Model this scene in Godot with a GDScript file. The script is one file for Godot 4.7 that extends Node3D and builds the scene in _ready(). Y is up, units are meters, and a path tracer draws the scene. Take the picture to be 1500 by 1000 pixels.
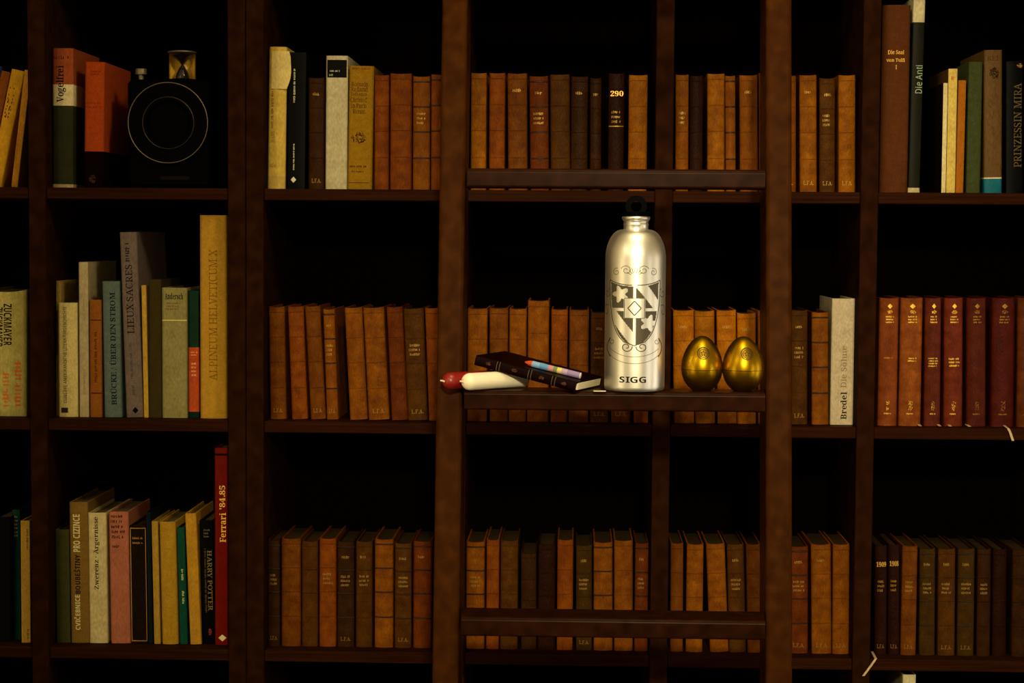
extends Node3D
# A dark-wood library bookcase with a leaning ladder, seen by warm lamp light.
# Units are metres; the bookcase front stands in the plane z = 0, the room lies towards +z.

const BOOKS = [
	["hardback_book","navy blue book leaning at the far left edge, top row","",-0.9205,1.5989,-0.035,-0.2221,17.8,184.7,140.0,1.78,"cloth",0.0,[[184.7,"1c2a5a"]],[],""],
	["hardback_book","narrow brown book leaning behind yellow spine, top row far left","",-0.902,1.598,-0.035,-0.2211,13.7,175.8,130.0,1.37,"cloth",0.0,[[175.8,"7a4418"]],[],""],
	["hardback_book","yellow book leaning right with brown script down its spine, top row","",-0.8852,1.5992,-0.035,-0.2126,19.8,177.0,130.0,1.98,"jacket",0.0,[[177.0,"c9951f"]],[["w",-8.1,98.8,14.1,158.6,90,1,"5a3a10",0]],""],
	["hardback_book","thin ochre book leaning against left post, top row","",-0.8489,1.5962,-0.03,-0.1246,9.6,175.5,130.0,0.96,"paper",0.0,[[175.5,"b8802c"]],[["w",-2.7,40.0,3.5,85.5,90,1,"7a4a18",0]],""],
	["hardback_book","book with red, cream and dark green jacket lettered in heavy black","",-0.7879,1.5952,-0.035,-0.0072,31.6,207.7,150.0,1.5,"jacket",0.0,[[5.2,"b8a070"],[122.5,"2c2c1a"],[154.0,"d8c898"],[207.7,"924624"]],[["t","Vogelfrei","serif_bold",5.8,127.5,20.7,182.3,90,"14100c",0,0],["w",1.1,190.5,30.0,198.6,0,1,"5a2010",0]],""],
	["hardback_book","orange-red book with black foot beside black box camera","",-0.7395,1.5954,-0.035,-0.0145,29.0,187.5,160.0,1.2,"cloth",0.0,[[54.4,"120c08"],[187.5,"a04216"]],[["w",7.1,167.3,23.6,175.4,0,2,"6e200c",0],["w",1.3,117.5,26.1,129.7,0,2,"7c2a10",0],["q",6.4,7.4,18.7,19.7,"3a2414",0,0,0]],""],
	["hardback_book","cream yellow book with torn jacket flap, top row beside double post","",-0.4629,1.5953,-0.035,-0.013,26.2,210.7,150.0,3.0,"jacket",0.0,[[19.2,"c0a050"],[210.7,"ccaa4c"]],[["t","HANS","serif",3.9,68.9,9.5,85.2,90,"6a5020",0,0],["w",3.3,88.2,8.4,199.5,90,1,"6a5020",0],["q",1.3,31.4,13.6,37.5,"6a5020",0,0,0]],""],
	["hardback_book","black book with tiny white vertical lettering and diamond on spine","",-0.4352,1.5953,-0.035,-0.01,29.8,202.8,150.0,1.0,"jacket",0.0,[[202.8,"050505"]],[["w",9.0,126.9,13.0,182.5,90,1,"b8b090",0],["w",9.5,24.5,12.6,70.2,90,1,"b8b090",0],["q",6.8,9.2,15.0,18.4,"c8bca0",1,0,0]],""],
	["leather_book","dark brown leather book, third from left in top row left of ladder","old leather-bound volumes in the bookcase",-0.4015,1.595,-0.035,-0.0,23.4,165.7,115.0,3.35,"leather",1.2,[[165.7,"361f0a"]],[["b",157.4,0],["b",120.9,0],["b",84.5,0],["b",46.4,0],["w",5.8,138.3,17.5,144.1,0,1,"8c6c32",1],["t","L.F.A.","serif",4.7,9.9,18.7,15.7,0,"8c6c32",1,0]],""],
	["hardback_book","pale grey book with black title block at spine head","",-0.3762,1.5952,-0.035,-0.0061,32.2,198.0,150.0,0.8,"jacket",0.0,[[198.0,"b4a884"]],[["p",1.5,165.7,30.5,191.9,"0e0d0c",0,0,0],["w",4.0,173.7,22.4,177.3,0,1,"b8b090",0],["w",4.1,167.6,11.2,171.6,0,1,"8a9060",0]],""],
	["hardback_book","wide ochre cloth book with brown title lines and foot ornament","",-0.3433,1.5956,-0.035,-0.016,36.6,182.8,140.0,2.0,"cloth",0.0,[[182.8,"8e681a"]],[["w",1.9,176.7,32.5,181.3,0,1,"6a2c10",0],["t","Romain","serif",3.3,152.7,28.8,159.5,0,"3c1e08",0,0],["t","Rolland","serif",3.0,145.0,27.9,151.8,0,"3c1e08",0,0],["t","Johann","serif",2.6,136.9,27.1,143.7,0,"3c1e08",0,0],["t","Christof","serif",2.2,129.3,27.2,136.2,0,"3c1e08",0,0],["t","in Paris","serif",3.4,120.7,26.3,127.6,0,"3c1e08",0,0],["t","Roman","serif",6.1,112.1,24.5,119.0,0,"3c1e08",0,0],["q",2.7,67.5,28.2,84.7,"3c1e08",0,0,0],["w",2.4,32.0,29.0,36.0,0,1,"3c1e08",0],["w",5.6,24.8,25.1,27.9,0,1,"3c1e08",0],["p",1.9,9.3,32.5,10.2,"3c1e08",0,0,0]],""],
	["leather_book","orange tan leather book, sixth from left in top row left of ladder","old leather-bound volumes in the bookcase",-0.3029,1.595,-0.035,-0.0,21.5,170.1,115.0,3.35,"leather",1.2,[[170.1,"7e4208"]],[["b",161.6,0],["b",124.1,0],["b",86.7,0],["b",47.6,0]],""],
	["leather_book","orange tan leather book, seventh from left in top row left of ladder","old leather-bound volumes in the bookcase",-0.2792,1.595,-0.035,-0.0,31.7,172.6,119.0,3.35,"leather",1.2,[[172.6,"7e4208"]],[["b",164.0,0],["b",126.0,0],["b",88.0,0],["b",48.3,0]],""],
	["leather_book","honey tan leather book, eighth from left in top row left of ladder","old leather-bound volumes in the bookcase",-0.2453,1.595,-0.035,-0.0,25.1,168.3,123.0,3.35,"leather",1.2,[[168.3,"824b0a"]],[["b",159.8,1],["b",122.8,1],["b",85.8,1],["b",47.1,1],["w",4.5,95.9,20.6,116.1,0,3,"8c6c32",1]],""],
	["leather_book","orange tan leather book, ninth from left in top row left of ladder","old leather-bound volumes in the bookcase",-0.2183,1.595,-0.035,-0.0,20.5,171.4,115.0,3.35,"leather",1.2,[[171.4,"7e4208"]],[["b",162.8,1],["b",125.1,1],["b",87.4,1],["b",48.0,1]],""],
	["leather_book","pale ochre leather book, first from left behind ladder, top row left of divider","old leather-bound volumes in the bookcase",-0.159,1.595,-0.035,-0.0,22.7,173.6,119.0,3.35,"leather",1.2,[[173.6,"905809"]],[["b",164.9,0],["b",126.7,0],["b",88.5,0],["b",48.6,0]],""],
	["leather_book","orange tan leather book, second from left behind ladder, top row left of divider","old leather-bound volumes in the bookcase",-0.1318,1.595,-0.035,-0.0,23.2,173.7,123.0,3.35,"leather",1.2,[[173.7,"7e4208"]],[["b",165.0,0],["b",126.8,0],["b",88.6,0],["b",48.6,0]],""],
	["leather_book","tan leather book, third from left behind ladder, top row left of divider","old leather-bound volumes in the bookcase",-0.1028,1.595,-0.035,0.0128,28.5,173.1,115.0,3.35,"leather",1.2,[[173.1,"6c3c09"]],[["b",164.5,0],["b",126.4,0],["b",88.3,0],["b",48.5,0],["w",7.1,144.6,21.4,150.6,0,1,"8c6c32",1]],""],
	["leather_book","reddish tan leather book, fourth from left behind ladder, top row left of divider","old leather-bound volumes in the bookcase",-0.0698,1.595,-0.035,0.0166,27.5,169.2,119.0,3.35,"leather",1.2,[[169.2,"66310c"]],[["b",160.7,1],["b",123.5,1],["b",86.3,1],["b",47.4,1],["w",6.9,141.3,20.6,147.2,0,1,"8c6c32",1],["w",4.9,96.4,22.5,116.7,0,3,"8c6c32",1]],""],
	["leather_book","brown leather book, fifth from left behind ladder, top row left of divider","old leather-bound volumes in the bookcase",-0.0393,1.595,-0.035,0.0156,28.7,171.8,123.0,3.35,"leather",1.2,[[171.8,"50300c"]],[["b",163.2,0],["b",125.4,0],["b",87.6,0],["b",48.1,0]],""],
	["leather_book","dark brown leather book, sixth from left behind ladder, top row left of divider","old leather-bound volumes in the bookcase",-0.0105,1.595,-0.035,-0.0,24.9,169.1,115.0,3.35,"leather",1.2,[[169.1,"361f0a"]],[["b",160.7,0],["b",123.5,0],["b",86.3,0],["b",47.4,0],["w",6.2,141.2,18.6,147.1,0,1,"8c6c32",1]],""],
	["leather_book","dark brown leather book, seventh from left behind ladder, top row left of divider","old leather-bound volumes in the bookcase",0.0186,1.595,-0.035,0.0072,16.4,166.7,119.0,3.35,"leather",1.2,[[166.7,"361f0a"]],[["b",158.3,0],["b",121.7,0],["b",85.0,0],["b",46.7,0],["w",4.1,139.2,12.3,145.0,0,1,"8c6c32",1]],""],
	["leather_book","blackish brown book with gilt number, eighth from left behind ladder, top row left of divider","old leather-bound volumes in the bookcase",0.0446,1.595,-0.035,-0.0,23.9,173.8,123.0,3.35,"leather",1.2,[[173.8,"281307"]],[["t","290","serif_bold",2.9,139.9,22.0,147.7,0,"c79a45",1,0],["w",4.3,99.0,19.6,119.9,0,3,"8c6c32",1],["p",1.0,94.7,22.9,96.4,"8c6c32",1,0,0]],""],
	["leather_book","pale ochre leather book, ninth from left behind ladder, top row left of divider","old leather-bound volumes in the bookcase",0.0749,1.595,-0.035,-0.0,27.4,171.5,115.0,3.35,"leather",1.2,[[171.5,"905809"]],[["b",162.9,0],["b",125.2,0],["b",87.4,0],["b",48.0,0]],""],
	["leather_book","honey tan leather book, first from left behind ladder, top row right of divider","old leather-bound volumes in the bookcase",0.1451,1.595,-0.035,0.0076,19.0,172.1,119.0,3.35,"leather",1.2,[[172.1,"824b0a"]],[["b",163.5,0],["b",125.7,0],["b",87.8,0],["b",48.2,0],["w",3.4,98.1,15.6,118.8,0,3,"8c6c32",1]],""],
	["leather_book","blackish brown leather book, second from left behind ladder, top row right of divider","old leather-bound volumes in the bookcase",0.1658,1.595,-0.035,0.008,19.5,170.7,123.0,3.35,"leather",1.2,[[170.7,"281307"]],[["b",162.2,0],["b",124.6,0],["b",87.1,0],["b",47.8,0]],""],
	["leather_book","pale ochre leather book, third from left behind ladder, top row right of divider","old leather-bound volumes in the bookcase",0.1926,1.595,-0.035,0.013,25.3,173.7,115.0,3.35,"leather",1.2,[[173.7,"905809"]],[["b",165.1,0],["b",126.8,0],["b",88.6,0],["b",48.6,0]],""],
	["leather_book","honey tan leather book, fourth from left behind ladder, top row right of divider","old leather-bound volumes in the bookcase",0.2198,1.595,-0.035,0.0194,14.7,170.8,119.0,3.35,"leather",1.2,[[170.8,"824b0a"]],[["b",162.3,1],["b",124.7,1],["b",87.1,1],["b",47.8,1]],""],
	["leather_book","honey tan leather book, fifth from left behind ladder, top row right of divider","old leather-bound volumes in the bookcase",0.241,1.595,-0.035,0.0196,26.2,171.8,123.0,3.35,"leather",1.2,[[171.8,"824b0a"]],[["b",163.2,0],["b",125.4,0],["b",87.6,0],["b",48.1,0],["w",6.6,143.5,19.7,149.5,0,1,"8c6c32",1]],""],
	["leather_book","honey tan leather book, sixth from left behind ladder, top row right of divider","old leather-bound volumes in the bookcase",0.2693,1.595,-0.035,0.0175,23.2,175.0,115.0,3.35,"leather",1.2,[[175.0,"824b0a"]],[["b",166.2,0],["b",127.7,0],["b",89.2,0],["b",49.0,0]],""],
	["leather_book","honey tan leather book, first from left in top row just right of ladder","old leather-bound volumes in the bookcase",0.2995,1.595,-0.035,0.0152,23.7,171.1,119.0,3.35,"leather",1.2,[[171.1,"824b0a"]],[["b",162.6,0],["b",124.9,0],["b",87.3,0],["b",47.9,0],["t","L.F.A.","serif",4.7,10.3,19.0,16.3,0,"8c6c32",1,0]],""],
	["leather_book","pale ochre leather book, second from left in top row just right of ladder","old leather-bound volumes in the bookcase",0.3292,1.595,-0.035,0.0188,24.7,172.2,123.0,3.35,"leather",1.2,[[172.2,"905809"]],[["b",163.6,0],["b",125.7,0],["b",87.8,0],["b",48.2,0],["w",6.2,143.8,18.5,149.8,0,1,"8c6c32",1],["t","L.F.A.","serif",4.9,10.3,19.8,16.4,0,"8c6c32",1,0]],""],
	["leather_book","brown leather book, third from left in top row just right of ladder","old leather-bound volumes in the bookcase",0.3578,1.595,-0.035,0.0149,22.9,167.8,115.0,3.35,"leather",1.2,[[167.8,"50300c"]],[["b",159.4,0],["b",122.5,0],["b",85.6,0],["b",47.0,0],["w",5.7,140.1,17.2,146.0,0,1,"8c6c32",1],["w",4.1,95.7,18.8,115.8,0,3,"8c6c32",1],["t","L.F.A.","serif",4.6,10.1,18.3,15.9,0,"8c6c32",1,0]],""],
	["leather_book","pale ochre leather book, fourth from left in top row just right of ladder","old leather-bound volumes in the bookcase",0.386,1.595,-0.035,0.0156,24.4,172.4,119.0,3.35,"leather",1.2,[[172.4,"905809"]],[["b",163.8,0],["b",125.9,0],["b",87.9,0],["b",48.3,0],["t","L.F.A.","serif",4.9,10.3,19.5,16.4,0,"8c6c32",1,0]],""],
	["hardback_book","tall wide maroon book with small gilt title, top row far right","",0.446,1.595,-0.035,-0.0,40.8,274.5,190.0,5.0,"cloth",0.0,[[274.5,"56301c"]],[["t","Die Saal","serif",8.3,202.8,32.3,208.8,0,"c79a45",1,0],["t","von Tulfi","serif",6.5,191.8,33.5,196.8,0,"c79a45",1,0],["t","I","serif",19.7,180.9,21.7,186.8,0,"c79a45",1,0]],""],
	["hardback_book","very tall thin dark book with cream head and pale lettering","",0.4879,1.5952,-0.035,-0.0105,17.1,286.5,190.0,0.8,"jacket",0.0,[[7.2,"b8a880"],[249.7,"161a14"],[286.5,"c4b890"]],[["t","Die Anti","sans",6.3,146.0,17.3,186.9,90,"8a9a7c",0,0]],""],
	["booklet","thin cream booklet tucked beside taller yellow book, top row right","",0.537,1.595,-0.035,-0.0,6.3,161.2,130.0,0.4,"paper",0.0,[[161.2,"d8c890"]],[],"1a120a"],  # the dark last colour paints shadow onto its sides
	["paperback_book","slim yellow book among dark ones, top row far right","",0.544,1.595,-0.035,-0.0,13.1,182.2,150.0,0.6,"paper",0.0,[[182.2,"d0b45c"]],[["q",2.7,166.2,8.7,171.2,"a04a20",0,0,0]],"5a3c16"],  # brown last colour: its sides are painted as if in shadow
	["hardback_book","narrow orange-brown book between yellow and green spines","",0.5579,1.5951,-0.035,-0.0067,11.1,165.2,120.0,1.0,"cloth",0.0,[[165.2,"a0601c"]],[],""],
	["hardback_book","dull green cloth book, top row far right","",0.5734,1.595,-0.035,-0.0,20.0,192.2,140.0,2.0,"cloth",0.0,[[192.2,"3e4628"]],[],""],
	["hardback_book","patterned brown book with white line and teal foot","",0.5994,1.595,-0.035,0.0191,26.0,209.5,170.0,1.5,"jacket",0.0,[[21.1,"1c6478"],[23.1,"d0c8a8"],[209.5,"604622"]],[["t","KEI","serif",4.4,194.1,20.3,200.1,0,"3a2814",0,0],["q",6.4,167.2,22.3,184.1,"241a10",0,0,0],["q",4.6,33.1,25.5,161.2,"4a341a",2,0,0]],""],
	["hardback_book","black book with dim vertical gilt title at top right edge","",0.6303,1.595,-0.035,0.0195,27.0,193.2,150.0,1.0,"jacket",0.0,[[193.2,"060505"]],[["t","PRINZESSIN MIRA","serif",12.5,38.3,23.5,161.2,90,"5a4a2c",0,0],["q",16.3,183.1,25.2,190.1,"a87c40",0,0,0]],""],
	["hardback_book","wide yellowish book with worn head and bold black author name","",-0.8979,1.2507,-0.035,-0.0104,68.1,191.5,150.0,4.0,"jacket",4.0,[[191.5,"b8ac62"]],[["t","ZUCKMAYER","sans_bold",33.7,107.0,45.7,169.9,-90,"181410",0,0],["t","ZUCKMAYER","sans_bold",20.7,104.7,32.1,164.5,-90,"181410",0,0],["w",48.9,10.0,62.5,92.8,90,1,"c06a28",0],["w",31.2,9.6,43.7,82.1,90,1,"c06a28",0],["w",12.4,9.2,24.9,92.1,90,1,"c06a28",0]],""],
	["paperback_book","small torn tan book behind cream literature book, middle row","",-0.7879,1.2501,-0.045,-0.007,7.8,204.9,120.0,0.8,"jacket",0.0,[[92.7,"8a6a30"],[160.0,"5a3a18"],[204.9,"a08444"]],[],""],
	["paperback_book","cream paperback with small vertical capitals and square logo","",-0.7811,1.25,-0.035,-0.0,29.6,172.5,130.0,1.0,"paper",0.0,[[172.5,"d4c07c"]],[["t","CUNLIFFE AMERIKANISCHE LITERATURGESCHICHTE","sans",8.0,21.2,13.2,166.8,90,"1c180c",0,0],["p",4.2,6.2,14.7,13.9,"2a2418",0,0,0]],""],
	["hardback_book","narrow pale grey-cream book rising above its neighbours","",-0.7489,1.25,-0.035,-0.0,14.0,233.8,170.0,0.8,"jacket",0.0,[[233.8,"b4a278"]],[["w",5.3,145.4,9.5,186.6,90,1,"8a8060",0],["w",5.6,31.8,9.8,78.4,90,1,"8a7050",0]],""],
	["hardback_book","orange-brown cloth book with two dark rules, middle row","",-0.7329,1.25,-0.035,-0.0,18.1,177.5,130.0,1.5,"cloth",0.0,[[177.5,"8e5420"]],[["p",1.7,146.0,17.3,147.6,"3a200c",0,0,0],["p",2.1,35.5,17.7,37.2,"3a200c",0,0,0],["w",6.6,44.4,12.3,133.2,90,1,"4a280e",0]],""],
	["hardback_book","blue-grey cloth book with dark blue vertical title","",-0.7106,1.25,-0.035,0.012,26.1,205.2,140.0,2.0,"cloth",0.0,[[205.2,"5e6c66"]],[["t","BRÜCKE / ÜBER DEN STROM","serif_bold",8.9,18.7,20.3,188.8,90,"141c2c",0,0]],""],
	["hardback_book","tall mauve-grey book tilted left with large vertical capitals","",-0.6773,1.25,-0.035,0.032,25.5,279.1,190.0,0.8,"jacket",0.0,[[279.1,"6e5e58"]],[["t","LIEUX SACRES","serif",5.9,126.2,16.3,229.9,90,"0c080a",0,0],["w",6.0,234.1,14.8,266.9,90,1,"2a2222",0],["w",7.8,58.1,13.0,120.0,90,1,"4a3e3a",0],["w",9.1,32.2,15.4,50.8,90,1,"4a3e3a",0],["q",9.0,5.3,18.4,15.6,"0c080a",1,0,0]],""],
	["booklet","thin yellow booklet between mauve and dark green books","",-0.6509,1.25,-0.035,0.0161,6.9,199.6,130.0,0.3,"paper",0.0,[[199.6,"bc9636"]],[],""],
	["hardback_book","dark olive cloth book beside grey-green titled book","",-0.6428,1.25,-0.035,-0.0,18.8,208.5,130.0,1.5,"cloth",0.0,[[208.5,"3c3418"]],[],""],
	["hardback_book","wide grey-green glossy book with author name at head","",-0.6229,1.25,-0.035,-0.0,37.9,196.3,140.0,1.0,"jacket",0.0,[[196.3,"8c8450"]],[["t","Andersch","serif_bold",4.3,178.9,32.2,188.2,0,"1a160e",0,0],["w",4.7,161.9,26.5,175.3,0,3,"6a4a28",0],["p",0.5,146.6,38.8,148.1,"c8b870",0,0,0]],""],
	["paperback_book","narrow dark green book with orange-red lower half","",-0.5844,1.25,-0.04,-0.0,16.4,192.1,120.0,0.6,"jacket",0.0,[[9.2,"12241a"],[106.4,"b44a26"],[192.1,"12301e"]],[["w",3.2,93.0,14.6,101.2,0,2,"d89060",0],["w",4.1,62.0,14.5,84.7,0,4,"d89060",0]],""],
	["hardback_book","tall wide yellow cloth book at right end, middle row","",-0.565,1.25,-0.035,-0.0,39.9,305.3,190.0,3.5,"cloth",0.0,[[305.3,"b4882c"]],[["t","ALPINEUM HELVETICUM X","serif",13.5,57.5,25.8,253.7,90,"745014",0,0]],""],
	["leather_book","tan leather book, first from left in middle row left of ladder","old leather-bound volumes in the bookcase",-0.4587,1.25,-0.035,0.015,23.5,169.2,119.0,3.35,"leather",1.2,[[169.2,"6c3c09"]],[["b",160.8,0],["b",123.5,0],["b",86.3,0],["b",47.4,0],["t","L.F.A.","serif",4.7,10.2,18.8,16.1,0,"8c6c32",1,0]],""],
	["leather_book","orange tan leather book, second from left in middle row left of ladder","old leather-bound volumes in the bookcase",-0.4261,1.25,-0.035,0.0389,23.4,169.8,123.0,3.35,"leather",1.2,[[169.8,"7e4208"]],[["b",161.3,0],["b",124.0,0],["b",86.6,0],["b",47.5,0]],""],
	["leather_book","tan leather book, third from left in middle row left of ladder","old leather-bound volumes in the bookcase",-0.3977,1.25,-0.035,0.0534,22.5,170.5,115.0,3.35,"leather",1.2,[[170.5,"6c3c09"]],[["b",162.0,0],["b",124.5,0],["b",86.9,0],["b",47.7,0],["t","L.F.A.","serif",4.5,10.2,18.0,16.2,0,"8c6c32",1,0]],""],
	["leather_book","honey tan leather book, fourth from left in middle row left of ladder","old leather-bound volumes in the bookcase",-0.3734,1.25,-0.035,0.037,16.9,166.3,119.0,3.35,"leather",1.2,[[166.3,"824b0a"]],[["b",158.0,1],["b",121.4,1],["b",84.8,1],["b",46.6,1],["w",4.2,138.9,12.7,144.7,0,1,"8c6c32",1],["w",3.0,94.8,13.8,114.8,0,3,"8c6c32",1],["t","L.F.A.","serif",3.4,10.0,13.5,15.8,0,"8c6c32",1,0]],""],
	["leather_book","honey tan leather book, fifth from left in middle row left of ladder","old leather-bound volumes in the bookcase",-0.3384,1.25,-0.035,0.0517,26.1,168.8,123.0,3.35,"leather",1.2,[[168.8,"824b0a"]],[["b",160.4,0],["b",123.3,0],["b",86.1,0],["b",47.3,0]],""],
	["leather_book","honey tan leather book, sixth from left in middle row left of ladder","old leather-bound volumes in the bookcase",-0.3101,1.25,-0.035,0.054,30.9,169.0,115.0,3.35,"leather",1.2,[[169.0,"824b0a"]],[["b",160.5,0],["b",123.3,0],["b",86.2,0],["b",47.3,0],["t","L.F.A.","serif",6.2,10.1,24.7,16.1,0,"8c6c32",1,0]],""],
	["leather_book","reddish tan leather book, seventh from left in middle row left of ladder","old leather-bound volumes in the bookcase",-0.2756,1.25,-0.035,0.0498,24.0,170.4,119.0,3.35,"leather",1.2,[[170.4,"66310c"]],[["b",161.9,0],["b",124.4,0],["b",86.9,0],["b",47.7,0]],""],
	["leather_book","brown leather book, eighth from left in middle row left of ladder","old leather-bound volumes in the bookcase",-0.2514,1.25,-0.035,0.0433,29.8,168.0,123.0,3.35,"leather",1.2,[[168.0,"50300c"]],[["b",159.6,0],["b",122.6,0],["b",85.7,0],["b",47.0,0],["w",5.4,95.8,24.5,115.9,0,3,"8c6c32",1],["t","L.F.A.","serif",6.0,10.1,23.9,16.0,0,"8c6c32",1,0]],""],
	["leather_book","orange tan leather book, ninth from left in middle row left of ladder","old leather-bound volumes in the bookcase",-0.2195,1.25,-0.035,0.0409,22.7,169.3,115.0,3.35,"leather",1.2,[[169.3,"7e4208"]],[["b",160.9,0],["b",123.6,0],["b",86.4,0],["b",47.4,0]],""],
	["leather_book","honey tan leather book, first from left behind ladder, middle row left of divider","old leather-bound volumes in the bookcase",-0.1622,1.25,-0.035,-0.0,29.3,169.1,119.0,3.35,"leather",1.2,[[169.1,"824b0a"]],[["b",160.6,0],["b",123.4,0],["b",86.2,0],["b",47.3,0]],""],
	["leather_book","tan leather book, second from left behind ladder, middle row left of divider","old leather-bound volumes in the bookcase",-0.1287,1.25,-0.035,0.006,27.7,170.0,123.0,3.35,"leather",1.2,[[170.0,"6c3c09"]],[["b",161.5,0],["b",124.1,0],["b",86.7,0],["b",47.6,0]],""],
	["leather_book","honey tan leather book, third from left behind ladder, middle row left of divider","old leather-bound volumes in the bookcase",-0.0998,1.25,-0.035,-0.0,25.5,169.3,115.0,3.35,"leather",1.2,[[169.3,"824b0a"]],[["b",160.8,0],["b",123.6,0],["b",86.3,0],["b",47.4,0]],""],
	["leather_book","honey tan leather book standing tallest, fourth from left behind ladder, middle row left of divider","old leather-bound volumes in the bookcase",-0.0722,1.25,-0.035,-0.0,31.5,181.8,119.0,3.35,"leather",1.2,[[181.8,"824b0a"]],[["b",172.7,0],["b",132.7,0],["b",92.7,0],["b",50.9,0]],""],
	["leather_book","orange tan leather book, fifth from left behind ladder, middle row left of divider","old leather-bound volumes in the bookcase",-0.0372,1.25,-0.035,-0.0,24.3,168.8,123.0,3.35,"leather",1.2,[[168.8,"7e4208"]],[["b",160.3,0],["b",123.2,0],["b",86.1,0],["b",47.3,0]],""],
	["leather_book","tan leather book, sixth from left behind ladder, middle row left of divider","old leather-bound volumes in the bookcase",-0.0102,1.25,-0.035,-0.0,28.9,168.4,115.0,3.35,"leather",1.2,[[168.4,"6c3c09"]],[["b",160.0,0],["b",122.9,0],["b",85.9,0],["b",47.1,0]],""],
	["leather_book","brown leather book, seventh from left behind ladder, middle row left of divider","old leather-bound volumes in the bookcase",0.0218,1.25,-0.035,-0.0,27.3,164.7,119.0,3.35,"leather",1.2,[[164.7,"50300c"]],[["b",156.4,0],["b",120.2,0],["b",84.0,0],["b",46.1,0],["w",6.8,137.5,20.5,143.2,0,1,"8c6c32",1],["w",4.9,93.9,22.4,113.6,0,3,"8c6c32",1],["t","L.F.A.","serif",5.5,9.9,21.9,15.6,0,"8c6c32",1,0]],""],
	["leather_book","tan leather book, eighth from left behind ladder, middle row left of divider","old leather-bound volumes in the bookcase",0.0533,1.25,-0.035,-0.0,28.9,167.5,123.0,3.35,"leather",1.2,[[167.5,"6c3c09"]],[["b",159.1,0],["b",122.2,0],["b",85.4,0],["b",46.9,0],["t","L.F.A.","serif",5.8,10.0,23.1,15.9,0,"8c6c32",1,0]],""],
	["leather_book","orange tan leather book, ninth from left behind ladder, middle row left of divider","old leather-bound volumes in the bookcase",0.087,1.25,-0.035,0.0077,21.5,166.6,115.0,3.35,"leather",1.2,[[166.6,"7e4208"]],[["b",158.3,0],["b",121.6,0],["b",85.0,0],["b",46.6,0]],""],
	["leather_book","golden tan leather book, first from left behind ladder, middle row right of divider","old leather-bound volumes in the bookcase",0.1466,1.25,-0.035,0.015,30.6,169.0,119.0,3.35,"leather",1.2,[[169.0,"a8660a"]],[["b",160.6,0],["b",123.4,0],["b",86.2,0],["b",47.3,0],["w",7.6,141.1,22.9,147.0,0,1,"8c6c32",1]],""],
	["leather_book","pale ochre leather book, second from left behind ladder, middle row right of divider","old leather-bound volumes in the bookcase",0.1792,1.25,-0.035,0.0202,29.2,168.2,123.0,3.35,"leather",1.2,[[168.2,"905809"]],[["b",159.8,0],["b",122.8,0],["b",85.8,0],["b",47.1,0]],""],
	["leather_book","golden tan leather book, third from left behind ladder, middle row right of divider","old leather-bound volumes in the bookcase",0.2123,1.25,-0.035,0.0223,28.5,169.5,115.0,3.35,"leather",1.2,[[169.5,"a8660a"]],[["b",161.0,0],["b",123.7,0],["b",86.4,0],["b",47.5,0],["w",7.1,141.5,21.4,147.4,0,1,"8c6c32",1]],""],
	["leather_book","golden tan leather book, fourth from left behind ladder, middle row right of divider","old leather-bound volumes in the bookcase",0.2417,1.25,-0.035,0.017,27.5,165.3,119.0,3.35,"leather",1.2,[[165.3,"a8660a"]],[["b",157.0,0],["b",120.7,0],["b",84.3,0],["b",46.3,0],["w",6.9,138.0,20.6,143.8,0,1,"8c6c32",1]],""],
	["leather_book","golden tan leather book, fifth from left behind ladder, middle row right of divider","old leather-bound volumes in the bookcase",0.2727,1.25,-0.035,0.0161,25.7,169.0,123.0,3.35,"leather",1.2,[[169.0,"a8660a"]],[["b",160.6,0],["b",123.4,0],["b",86.2,0],["b",47.3,0]],""],
	["leather_book","brown leather book, first from left in middle row just right of ladder","old leather-bound volumes in the bookcase",0.3209,1.25,-0.035,0.0126,24.4,170.5,119.0,3.35,"leather",1.2,[[170.5,"50300c"]],[["b",162.0,0],["b",124.5,0],["b",87.0,0],["b",47.7,0],["w",6.1,142.4,18.3,148.3,0,1,"8c6c32",1],["w",4.4,97.2,20.0,117.6,0,3,"8c6c32",1],["t","L.F.A.","serif",4.9,10.2,19.5,16.2,0,"8c6c32",1,0]],""],
	["leather_book","honey tan leather book, second from left in middle row just right of ladder","old leather-bound volumes in the bookcase",0.3523,1.25,-0.035,0.0165,24.4,167.7,123.0,3.35,"leather",1.2,[[167.7,"824b0a"]],[["b",159.3,1],["b",122.4,1],["b",85.5,1],["b",46.9,1]],""],
	["paperback_book","white paperback with black vertical author name right of ladder","",0.3792,1.25,-0.035,-0.0,33.7,187.9,140.0,1.0,"paper",0.0,[[187.9,"c4b294"]],[["t","Bredel","serif_bold",14.9,8.3,24.0,49.2,90,"221c16",0,0],["t","Die Söhne","serif",14.4,55.3,23.0,117.4,90,"7a6448",0,0]],""],
	["leather_book","orange-red leather book with gilt title against the post","red leather set in the far right compartment",0.4484,1.25,-0.03,-0.0,28.3,189.8,125.0,5.0,"leather",0.8,[[189.8,"80421a"]],[["q",11.3,173.7,18.7,181.3,"dcae3e",1,1,0],["q",10.7,166.1,19.8,171.8,"dcae3e",0,1,0],["w",8.5,151.8,22.0,164.2,0,3,"dcae3e",1],["q",11.3,22.8,17.5,38.0,"dcae3e",2,1,0],["w",8.5,17.1,19.8,19.9,0,1,"dcae3e",1],["w",7.1,99.7,21.2,102.5,0,1,"b06a28",1]],""],
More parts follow.
